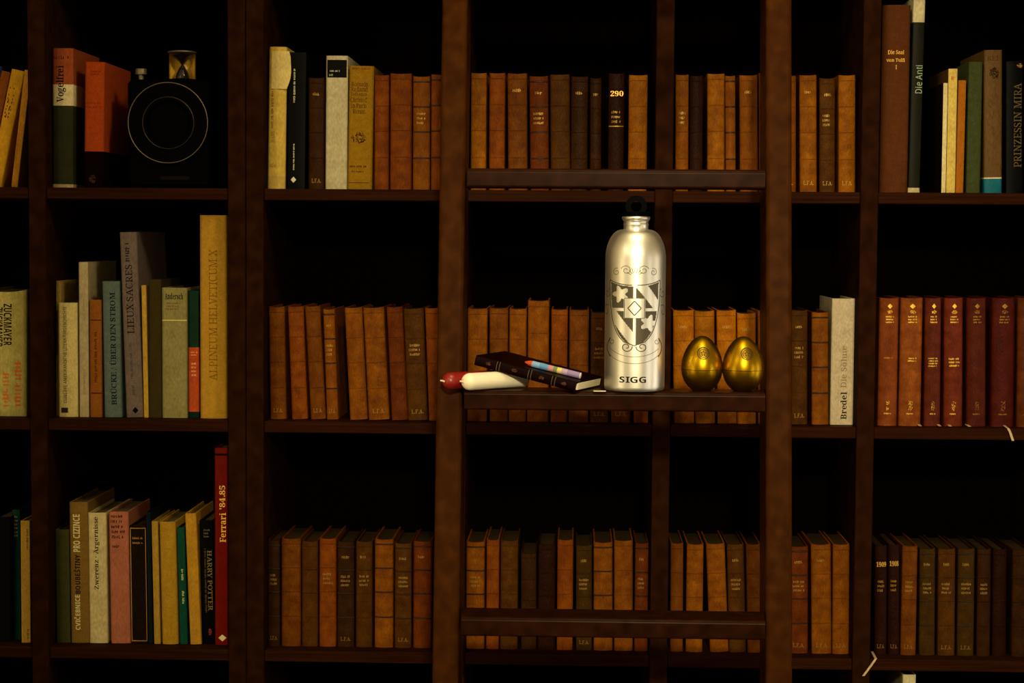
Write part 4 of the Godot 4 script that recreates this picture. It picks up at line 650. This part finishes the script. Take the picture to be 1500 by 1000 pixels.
func eggs():
	var first := thing("golden_egg", "golden metal egg standing nearer the bottle, beside its twin", "egg", Vector3(0.1679, STEP_Y, 0.258), "golden eggs on the ladder step")
	var H := 0.0725; var R := 0.0271
	var low := [[0.0, 0.0]]; var high := []
	for i in 33:
		var u := i / 32.0
		var p := egg_point(u, R, H)
		if u < 0.36: low.append(p)
		else: high.append(p)
	var cut := egg_point(0.36, R, H)
	low.append([cut[0], cut[1] - 0.0003]); low.append([cut[0] - 0.0006, cut[1]]); low.append([0.0, cut[1]])
	high.push_front([cut[0], cut[1] + 0.0003]); high.push_front([cut[0] - 0.0006, cut[1]]); high.push_front([0.0, cut[1]])
	part("lower_half", lathe(low, 56), M.gold, first)
	part("upper_half", lathe(high, 56), M.gold, first)
	# embossed round mark
	var st := begin()
	var c := Vector2(0.0, 0.0505)
	for ring in [[0.0076, 0.0006], [0.0054, 0.0004]]:
		for i in 30:
			var a := TAU * i / 30; var b := TAU * (i + 1) / 30
			var q := []
			for k in [[a, -1], [b, -1], [b, 1], [a, 1]]:
				var rr: float = ring[0] + k[1] * ring[1]
				q.append(on_egg(c.x + cos(k[0]) * rr, c.y + sin(k[0]) * rr, R, H, 0.0003))
			face(st, q, Vector3(0, 0.3, 1))
	for k in 5:
		var a := TAU * k / 5 + 0.3
		var q := []
		for i in 6: q.append(on_egg(c.x + cos(a) * 0.0026 + cos(TAU * i / 6) * 0.0011, c.y + sin(a) * 0.0026 + sin(TAU * i / 6) * 0.0011, R, H, 0.0003))
		face(st, q, Vector3(0, 0.3, 1))
	part("emblem", st.commit(), M.gold_dark, first)
	var second := first.duplicate(); second.name = "golden_egg_001"; add_child(second)
	second.position = Vector3(0.2221, STEP_Y, 0.262)
	second.rotation.y = 0.12
	second.set_meta("label", "golden metal egg standing nearer the right ladder rail")

func egg_point(u: float, R: float, H: float) -> Array:
	# u runs from foot to tip; flattened foot
	var a := lerpf(-PI / 2 + 0.42, PI / 2, u)
	var s := sin(a)
	var y := (s - sin(-PI / 2 + 0.42)) / (1.0 - sin(-PI / 2 + 0.42)) * H
	var k := 1.0 - 0.13 * s - 0.05 * s * s
	return [R * cos(a) * k * 1.012, y]
func on_egg(x: float, y: float, R: float, H: float, lift: float) -> Vector3:
	var lo := 0.0; var hi := 1.0
	for i in 24:
		var mid := (lo + hi) / 2
		if egg_point(mid, R, H)[1] < y: lo = mid
		else: hi = mid
	var r: float = egg_point(lo, R, H)[0] + lift
	return Vector3(x, y, sqrt(maxf(0.0, r * r - x * x)))

# the notebook lies with its lower right corner on the step and its left end on the candles
const BOOK_CORNER := Vector3(-0.0012, STEP_Y + 0.0004, 0.311)
const BOOK_LEFT := Vector3(-0.127, 0.0290, -0.0457)      # along the spine
const BOOK_BACK := Vector3(0.0457, 0, -0.127)            # away from the viewer

func candles():
	var dir := Vector3(0.743, 0, -0.669)
	candle("cream white candle lying under the black notebook", Vector3(-0.1474, STEP_Y + 0.0117, 0.3085), dir, 0.0114, 0.105, M.wax_white)
	candle("dark red candle lying behind the white one, over ladder rail", Vector3(-0.1735, STEP_Y + 0.0117, 0.3005), dir, 0.0114, 0.105, M.wax_red)

func candle(label: String, tip: Vector3, dir: Vector3, r: float, length: float, m: Material):
	var t := thing("candle", label, "candle", tip)
	var y := dir.normalized(); var x := Vector3.UP.cross(y).normalized(); var z := x.cross(y)
	t.transform.basis = Basis(x, y, z)
	var pr := [[0.0, 0.0], [0.0022, 0.0006]]
	for i in 9:
		var a := PI / 2 * (i + 1) / 9.0
		pr.append([0.0022 + (r - 0.0022) * sin(a), 0.0006 + 0.0105 * (1.0 - cos(a))])
	for i in 20: pr.append([r, lerpf(0.013, length - 0.001, i / 19.0)])
	pr.append_array([[r - 0.001, length], [0.0, length]])
	# the soft wax is pressed flat where the notebook lies on it
	var wax := MeshDataTool.new(); wax.create_from_surface(lathe(pr, 36), 0)
	var left := Vector3(BOOK_LEFT.x, 0, BOOK_LEFT.z); var back := BOOK_BACK.normalized()
	var rise := BOOK_LEFT.y / left.length(); left = left.normalized()
	for i in wax.get_vertex_count():
		var p := t.transform * wax.get_vertex(i)
		var from := p - BOOK_CORNER
		var s := from.dot(left); var d := from.dot(back)
		if s > -0.002 and s < 0.15 and d > -0.004:
			p.y = clampf(p.y, STEP_Y + 0.0001, maxf(BOOK_CORNER.y + rise * s - 0.0006, STEP_Y + 0.0002)); wax.set_vertex(i, t.transform.affine_inverse() * p)
	var wax_mesh := ArrayMesh.new(); wax.commit_to_surface(wax_mesh)
	part("wax", wax_mesh, m, t)
	var w := part("wick", lathe([[0.0, -0.006], [0.0011, -0.0056], [0.0014, 0.001]], 10), M.wick, t)
	w.rotation.x = 0.25

func notebook():
	var p0 := BOOK_CORNER
	var u := BOOK_LEFT.normalized()
	var v := BOOK_BACK.normalized()
	var n := u.cross(v) * -1.0
	if n.y < 0: n = -n
	var t := thing("notebook", "small black hardback notebook with ornamented spine propped on candles", "notebook", p0)
	t.transform.basis = Basis(n, u, -v)
	var w := 0.0135; var h := 0.146; var d := 0.102; var bulge := 0.0016
	part("cover", cover_mesh(w, h, d, bulge, 0.0, [[146.0, "0d0c0b"]]), M.notebook_cover, t)
	part("pages", shifted(cbox(Vector3(w - 0.0044, h - 0.001, d - 0.012), 0.0), Vector3(w / 2, h / 2 - 0.001, -d / 2)), M.pages_white, t)
	for y in [0.0295, 0.034, 0.064, 0.068, 0.110, 0.114]:
		part("spine_rule", shifted(patch_mesh(0.4, y * 1000.0 - 0.35, 13.1, y * 1000.0 + 0.35, w, bulge, 0.0), Vector3.ZERO), ink("5a4c34", false), t)
	for y in [17.0, 49.0, 88.0, 126.0]:
		part("ornament", ornament_mesh(["q", 4.2, y - 4.0, 9.6, y + 4.0, "", 0], w, bulge), ink("5a3c30", false), t)
	# the printed crayon lying on it
	var c := thing("printed_crayon", "short stick with blue, yellow and lilac print and orange tip", "crayon", Vector3.ZERO)
	var a := p0 + u * 0.086 + v * 0.022 + n * (w + 0.0043 + 0.0001)
	var b := p0 + u * 0.0075 + v * 0.030 + n * (w + 0.0043 + 0.0001)
	var y := (a - b).normalized(); var x := n.cross(y).normalized(); var z := x.cross(y)
	c.transform = Transform3D(Basis(x, y, z), b)
	var len := a.distance_to(b) - 0.012
	var bands := [["8a78a4", 0.0, 0.26], ["a890a8", 0.26, 0.38], ["c8b470", 0.38, 0.47], ["6a7a50", 0.47, 0.55], ["b07a80", 0.55, 0.66], ["5a88b8", 0.66, 0.84], ["7a9cc0", 0.84, 1.0]]
	for k in bands:
		part("printed_sleeve", lathe([[0.0, len * k[1]], [0.0042, len * k[1]], [0.0042, len * k[2]], [0.0, len * k[2]]], 20), ink(k[0], false), c)
	for k in [["d8b450", 0.80, 2.6], ["d8b450", 0.74, 3.6], ["c06a58", 0.60, 2.0], ["d8c060", 0.42, 2.8], ["4a5a34", 0.34, 2.2], ["7a9cc0", 0.30, 3.4], ["c8a0b0", 0.16, 2.5]]:
		var st := begin()
		for i in 8:
			var q0: float = k[2] + 1.3 * i / 8.0; var q1: float = k[2] + 1.3 * (i + 1) / 8.0
			var ya: float = len * k[1]; var yb: float = ya + len * 0.09
			var s := sin(PI * (i + 0.5) / 8.0) * len * 0.025
			face(st, [Vector3(cos(q0), 0, sin(q0)) * 0.00432 + Vector3(0, ya - s, 0), Vector3(cos(q1), 0, sin(q1)) * 0.00432 + Vector3(0, ya - s, 0), Vector3(cos(q1), 0, sin(q1)) * 0.00432 + Vector3(0, yb + s, 0), Vector3(cos(q0), 0, sin(q0)) * 0.00432 + Vector3(0, yb + s, 0)], Vector3(cos(q0), 0, sin(q0)))
		part("printed_patch", st.commit(), ink(k[0], false), c)
	part("end_cap", lathe([[0.0, -0.0012], [0.0038, -0.0010], [0.0042, -0.0001], [0.0, -0.0001]], 20), ink("d8d0c8", false), c)
	part("tip", shifted(lathe([[0.0, 0.0], [0.0040, 0.0], [0.0036, 0.004], [0.0018, 0.0085], [0.0008, 0.0105], [0.0, 0.011]], 20), Vector3(0, len, 0)), ink("b84a20", false), c)

func slip():
	var t := thing("paper_slip", "tiny cream slip lying on step edge between notebook and bottle", "paper", Vector3(0.0315, STEP_Y + 0.0006, 0.2975))
	part("sheet", cbox(Vector3(0.0165, 0.0008, 0.006), 0.0002), M.pages_white, t)

# ------------------------------------------------------------------ small builders
func numbered(called: String) -> String:
	if not taken.has(called): taken[called] = 0; return called
	taken[called] += 1
	return "%s_%03d" % [called, taken[called]]

func thing(called: String, label: String, category: String, at: Vector3, group := "") -> Node3D:
	var o := Node3D.new(); o.name = numbered(called); add_child(o); o.position = at
	o.set_meta("label", label); o.set_meta("category", category)
	if group: o.set_meta("group", group)
	return o

func part(called: String, mesh: Mesh, m: Material, parent: Node) -> MeshInstance3D:
	var o := MeshInstance3D.new(); o.name = called; o.mesh = mesh; o.material_override = m
	parent.add_child(o, true); return o

func begin() -> SurfaceTool:
	var st := SurfaceTool.new(); st.begin(Mesh.PRIMITIVE_TRIANGLES); st.set_color(Color.WHITE); return st

func tri(st: SurfaceTool, a: Vector3, b: Vector3, c: Vector3, n: Vector3):
	if (b - a).cross(c - a).dot(n) > 0: var s := b; b = c; c = s      # front faces run clockwise
	st.set_normal(n)
	for p in [a, b, c]: st.add_vertex(p)

func face(st: SurfaceTool, p: Array, out: Vector3):
	var n := Vector3.ZERO
	for i in range(1, p.size() - 1): n += (p[i] - p[0]).cross(p[i + 1] - p[0])
	if n.length() < 1e-14: return
	n = n.normalized()
	if n.dot(out) < 0: n = -n
	for i in range(1, p.size() - 1): tri(st, p[0], p[i], p[i + 1], n)

# a, b carry the normal na and c, d the normal nb
func quad_n(st: SurfaceTool, a: Vector3, b: Vector3, c: Vector3, d: Vector3, na: Vector3, nb: Vector3):
	var flip := (b - a).cross(c - a).dot(na + nb) > 0
	for t in [[a, b, c, na, na, nb], [a, c, d, na, nb, nb]]:
		for k in ([0, 2, 1] if flip else [0, 1, 2]):
			st.set_normal(t[3 + k]); st.add_vertex(t[k])

# a, d carry na and b, c carry nb
func quad_n2(st: SurfaceTool, a: Vector3, b: Vector3, c: Vector3, d: Vector3, na: Vector3, nb: Vector3):
	quad_n(st, d, a, b, c, na, nb)

func cbox(s: Vector3, c: float) -> ArrayMesh:
	var st := begin(); var h := s / 2
	if c <= 0.0:
		for ax in 3:
			for sg in [-1, 1]:
				var q := []
				for k in [[-1, -1], [1, -1], [1, 1], [-1, 1]]:
					var p := Vector3.ZERO; p[ax] = h[ax] * sg; p[(ax + 1) % 3] = h[(ax + 1) % 3] * k[0]; p[(ax + 2) % 3] = h[(ax + 2) % 3] * k[1]; q.append(p)
				var n := Vector3.ZERO; n[ax] = sg
				face(st, q, n)
		return st.commit()
	for ax in 3:
		var a1 := (ax + 1) % 3; var a2 := (ax + 2) % 3
		for sg in [-1, 1]:
			var q := []
			for k in [[-1, -1], [1, -1], [1, 1], [-1, 1]]:
				var p := Vector3.ZERO; p[ax] = h[ax] * sg; p[a1] = (h[a1] - c) * k[0]; p[a2] = (h[a2] - c) * k[1]; q.append(p)
			var n := Vector3.ZERO; n[ax] = sg
			face(st, q, n)
		# the four edges that run along ax
		for k in [[-1, -1], [1, -1], [1, 1], [-1, 1]]:
			var q := []
			for e in [[0, -1], [0, 1], [1, 1], [1, -1]]:
				var p := Vector3.ZERO; p[ax] = (h[ax] - c) * e[1]
				p[a1] = (h[a1] - (c if e[0] == 0 else 0.0)) * k[0]; p[a2] = (h[a2] - (0.0 if e[0] == 0 else c)) * k[1]; q.append(p)
			var n := Vector3.ZERO; n[a1] = k[0]; n[a2] = k[1]
			face(st, q, n)
	for sx in [-1, 1]:
		for sy in [-1, 1]:
			for sz in [-1, 1]:
				var s3 := Vector3(sx, sy, sz); var hc := h - Vector3(c, c, c)
				face(st, [Vector3(h.x, hc.y, hc.z) * s3, Vector3(hc.x, h.y, hc.z) * s3, Vector3(hc.x, hc.y, h.z) * s3], s3)
	return st.commit()

func rounded_bar(w: float, d: float, l: float, r: float, seg: int) -> ArrayMesh:
	var st := begin(); var pts := []
	for k in 4:
		var cx := (w / 2 - r) * (1 if k == 0 or k == 3 else -1); var cz := (d / 2 - r) * (1 if k < 2 else -1)
		for i in seg + 1:
			var a := PI / 2 * k + PI / 2 * i / seg
			pts.append([Vector2(cx + cos(a) * r, cz + sin(a) * r), Vector2(cos(a), sin(a))])
	var n := pts.size()
	for i in n:
		var p: Array = pts[i]; var q: Array = pts[(i + 1) % n]
		quad_n2(st, Vector3(p[0].x, -l / 2, p[0].y), Vector3(q[0].x, -l / 2, q[0].y), Vector3(q[0].x, l / 2, q[0].y), Vector3(p[0].x, l / 2, p[0].y), Vector3(p[1].x, 0, p[1].y), Vector3(q[1].x, 0, q[1].y))
	for s in [-1, 1]:
		for i in range(1, n - 1):
			tri(st, Vector3(pts[0][0].x, s * l / 2, pts[0][0].y), Vector3(pts[i][0].x, s * l / 2, pts[i][0].y), Vector3(pts[i + 1][0].x, s * l / 2, pts[i + 1][0].y), Vector3(0, s, 0))
	return st.commit()

func arc_profile(r: float, n: int) -> Array:
	var o := []
	for i in n + 1:
		var a := -PI / 2 + PI * i / n
		o.append([maxf(0.0, cos(a) * r), sin(a) * r])
	return o

# turns a profile of [radius, height] around y; corners sharper than about 40 degrees stay sharp
func lathe(pr: Array, seg: int) -> ArrayMesh:
	var st := begin(); var n := pr.size()
	var sn := []
	for i in n - 1:
		var d := Vector2(pr[i + 1][0] - pr[i][0], pr[i + 1][1] - pr[i][1]).normalized()
		sn.append(Vector2(d.y, -d.x))
	for i in n - 1:
		var na: Vector2 = sn[i]; var nb: Vector2 = sn[i]
		if i > 0 and sn[i - 1].dot(sn[i]) > 0.76: na = (sn[i - 1] + sn[i]).normalized()
		if i < n - 2 and sn[i + 1].dot(sn[i]) > 0.76: nb = (sn[i + 1] + sn[i]).normalized()
		for k in seg:
			var a := TAU * k / seg; var b := TAU * (k + 1) / seg
			var A := Vector3(cos(a), 0, sin(a)); var B := Vector3(cos(b), 0, sin(b)); var Y := Vector3.UP
			var v := [A * pr[i][0] + Y * pr[i][1], B * pr[i][0] + Y * pr[i][1], B * pr[i + 1][0] + Y * pr[i + 1][1], A * pr[i + 1][0] + Y * pr[i + 1][1]]
			var m := [A * na.x + Y * na.y, B * na.x + Y * na.y, B * nb.x + Y * nb.y, A * nb.x + Y * nb.y]
			for t in [[0, 1, 2], [0, 2, 3]]:
				if (v[t[1]] - v[t[0]]).cross(v[t[2]] - v[t[0]]).length() < 1e-13: continue
				var flip: bool = (v[t[1]] - v[t[0]]).cross(v[t[2]] - v[t[0]]).dot(m[t[0]] + m[t[1]] + m[t[2]]) > 0
				for q in ([t[0], t[2], t[1]] if flip else t):
					st.set_normal(m[q]); st.add_vertex(v[q])
	return st.commit()

func torus(r: float, t: float, seg: int) -> ArrayMesh:
	var pr := []
	for i in 9:
		var a := TAU * i / 8.0
		pr.append([r + cos(a) * t, sin(a) * t])
	return lathe(pr, seg)

func moved(mesh: ArrayMesh, t: Transform3D) -> ArrayMesh:
	var st := SurfaceTool.new(); st.begin(Mesh.PRIMITIVE_TRIANGLES); st.append_from(mesh, 0, t); return st.commit()
func shifted(mesh: ArrayMesh, by: Vector3) -> ArrayMesh: return moved(mesh, Transform3D(Basis(), by))
func rot_x(mesh: ArrayMesh) -> ArrayMesh: return moved(mesh, Transform3D(Basis(Vector3.RIGHT, PI / 2), Vector3.ZERO))

func font(kind: String) -> Font:
	if not fonts.has(kind):
		var f := SystemFont.new()
		f.font_names = PackedStringArray(["Droid Serif" if kind.begins_with("serif") else "Droid Sans"])
		fonts[kind] = f
		if kind.ends_with("bold"): f.font_weight = 700
	return fonts[kind]

# ------------------------------------------------------------------ materials
func noise_image(seed_: int, freq: float, stretch: Vector2, oct: int, size: int) -> Image:
	var f := FastNoiseLite.new(); f.seed = seed_; f.frequency = freq; f.fractal_octaves = oct; f.noise_type = FastNoiseLite.TYPE_SIMPLEX_SMOOTH
	var img := f.get_seamless_image(int(size / stretch.x), int(size / stretch.y))
	img.resize(size, size, Image.INTERPOLATE_CUBIC)
	return img

func mix_texture(layers: Array, low: Color, high: Color, size := 512) -> ImageTexture:
	# layers: [image, weight]; the weighted noise is mapped from low to high
	var o := Image.create(size, size, false, Image.FORMAT_RGB8)
	for y in size:
		for x in size:
			var v := 0.0
			for l in layers: v += l[0].get_pixel(x, y).r * l[1]
			v = clampf((v - 0.5) * 1.5 + 0.5, 0.0, 1.0)
			o.set_pixel(x, y, low.lerp(high, v))
	o.generate_mipmaps()
	return ImageTexture.create_from_image(o)

func mat(col: Color, rough: float, metal := 0.0, spec := 0.5) -> StandardMaterial3D:
	var m := StandardMaterial3D.new(); m.albedo_color = col; m.roughness = rough; m.metallic = metal; m.metallic_specular = spec; return m

func tri_tex(m: StandardMaterial3D, tex: Texture2D, tile: Vector3) -> StandardMaterial3D:
	m.albedo_texture = tex; m.uv1_triplanar = true; m.uv1_world_triplanar = true
	m.uv1_scale = Vector3(1.0 / tile.x, 1.0 / tile.y, 1.0 / tile.z); return m

func make_materials():
	var blot := noise_image(3, 0.012, Vector2(1, 1), 4, 512)
	var fine := noise_image(5, 0.09, Vector2(1, 2), 3, 512)
	var streak := noise_image(8, 0.14, Vector2(1, 8), 3, 512)
	var hide := mix_texture([[blot, 0.62], [fine, 0.2], [streak, 0.18]], Color(0.66, 0.58, 0.52), Color(1.0, 1.0, 1.0))
	var weave := mix_texture([[fine, 0.6], [blot, 0.4]], Color(0.80, 0.79, 0.77), Color(1, 1, 1))
	var grain := mix_texture([[streak, 0.85], [fine, 0.15]], Color(0.72, 0.69, 0.67), Color(1, 1, 1))
	var relief := fine.duplicate(); relief.convert(Image.FORMAT_RGBA8); relief.bump_map_to_normal_map(3.0)
	var bump := ImageTexture.create_from_image(relief)
	for k in [["leather", hide, 0.52, 0.16, 0.16], ["cloth", weave, 0.8, 0.1, 0.09], ["jacket", weave, 0.42, 0.16, 0.2], ["paper", weave, 0.85, 0.1, 0.15]]:
		var m := mat(Color.WHITE, k[2], 0.0, k[3]); m.vertex_color_use_as_albedo = true
		tri_tex(m, k[1], Vector3(k[4], k[4], k[4]))
		if k[0] == "leather" or k[0] == "cloth":
			m.normal_enabled = true; m.normal_texture = bump; m.normal_scale = 0.5
		M[k[0]] = m
	M.band_dark = tri_tex(mat(Color("2c1a0e"), 0.5, 0.0, 0.35), hide, Vector3(0.1, 0.1, 0.1))
	M.flap = tri_tex(mat(Color("d6bc6c"), 0.6), weave, Vector3(0.2, 0.2, 0.2))
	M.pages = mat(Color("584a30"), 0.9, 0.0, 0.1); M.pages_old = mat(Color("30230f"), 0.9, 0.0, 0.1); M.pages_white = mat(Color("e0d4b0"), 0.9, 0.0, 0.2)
	M.ribbon = mat(Color("b09468"), 0.6)
	# dark stained, varnished wood; the grain runs along each piece
	M.wood_upright = tri_tex(mat(Color("2a1407"), 0.65, 0.0, 0.06), grain, Vector3(0.28, 2.2, 0.28))
	M.wood_shelf = tri_tex(mat(Color("2e1507"), 0.5, 0.0, 0.07), across_grain(grain), Vector3(2.2, 0.28, 0.28))
	M.wood_back_shaded = mat(Color("060302"), 0.9, 0.0, 0.0)  # nearly black: the shade behind the books is put into the colour
	M.wood_rail = tri_tex(mat(Color("3e2008"), 0.36, 0.0, 0.06), grain, Vector3(0.28, 2.2, 0.28))
	M.wood_step = tri_tex(mat(Color("2a1306"), 0.3, 0.0, 0.12), across_grain(grain), Vector3(2.2, 0.28, 0.28))
	M.floor_wood = tri_tex(mat(Color("4a3018"), 0.5), across_grain(grain), Vector3(0.9, 0.3, 0.3))
	M.plaster = mat(Color("d8caa8"), 0.95, 0.0, 0.2)
	M.aluminium = mat(Color("e2dfd6"), 0.40, 1.0)
	M.crest = mat(Color("4a4434"), 0.5, 0.5); M.brand_ink = mat(Color("1c1914"), 0.6, 0.0, 0.2)
	M.cap_black = mat(Color("040404"), 0.4, 0.0, 0.06)
	M.gold = mat(Color("a6800e"), 0.33, 1.0); M.gold_dark = mat(Color("2e2206"), 0.5, 0.4)
	M.wax_white = mat(Color("e6dcc0"), 0.45); M.wax_white.subsurf_scatter_enabled = true; M.wax_white.subsurf_scatter_strength = 0.15
	M.wax_red = mat(Color("7c120c"), 0.38)
	M.wick = mat(Color("e0c8a8"), 0.8)
	M.notebook_cover = mat(Color.WHITE, 0.4, 0.0, 0.15); M.notebook_cover.vertex_color_use_as_albedo = true
	M.lamp_housing = mat(Color("c8c4bc"), 0.5); M.black = mat(Color("0c0b0a"), 0.5); M.black_gloss = mat(Color("030303"), 0.5, 0.0, 0.06)
	M.ring_metal = mat(Color("6a5f4a"), 0.5, 0.7); M.ring_dark = mat(Color("3a3226"), 0.35, 0.8)
	M.nameplate = mat(Color("140b07"), 0.6, 0.0, 0.1); M.amber = mat(Color("d8ac38"), 0.3); M.timer_glass = mat(Color("1e1410"), 0.12)
	M.lamp_globe = mat(Color("f0e4d0"), 0.4); M.lamp_globe.emission_enabled = true; M.lamp_globe.emission = LAMP_COLOR; M.lamp_globe.emission_energy_multiplier = 6.0

func paper_glow(c: Color) -> StandardMaterial3D:
	var m := mat(Color("f0e8d8"), 0.8); m.emission_enabled = true; m.emission = c; m.emission_energy_multiplier = 3.0; return m

func across_grain(tex: ImageTexture) -> ImageTexture:
	var i := tex.get_image(); i.clear_mipmaps(); i.rotate_90(CLOCKWISE); i.generate_mipmaps(); return ImageTexture.create_from_image(i)
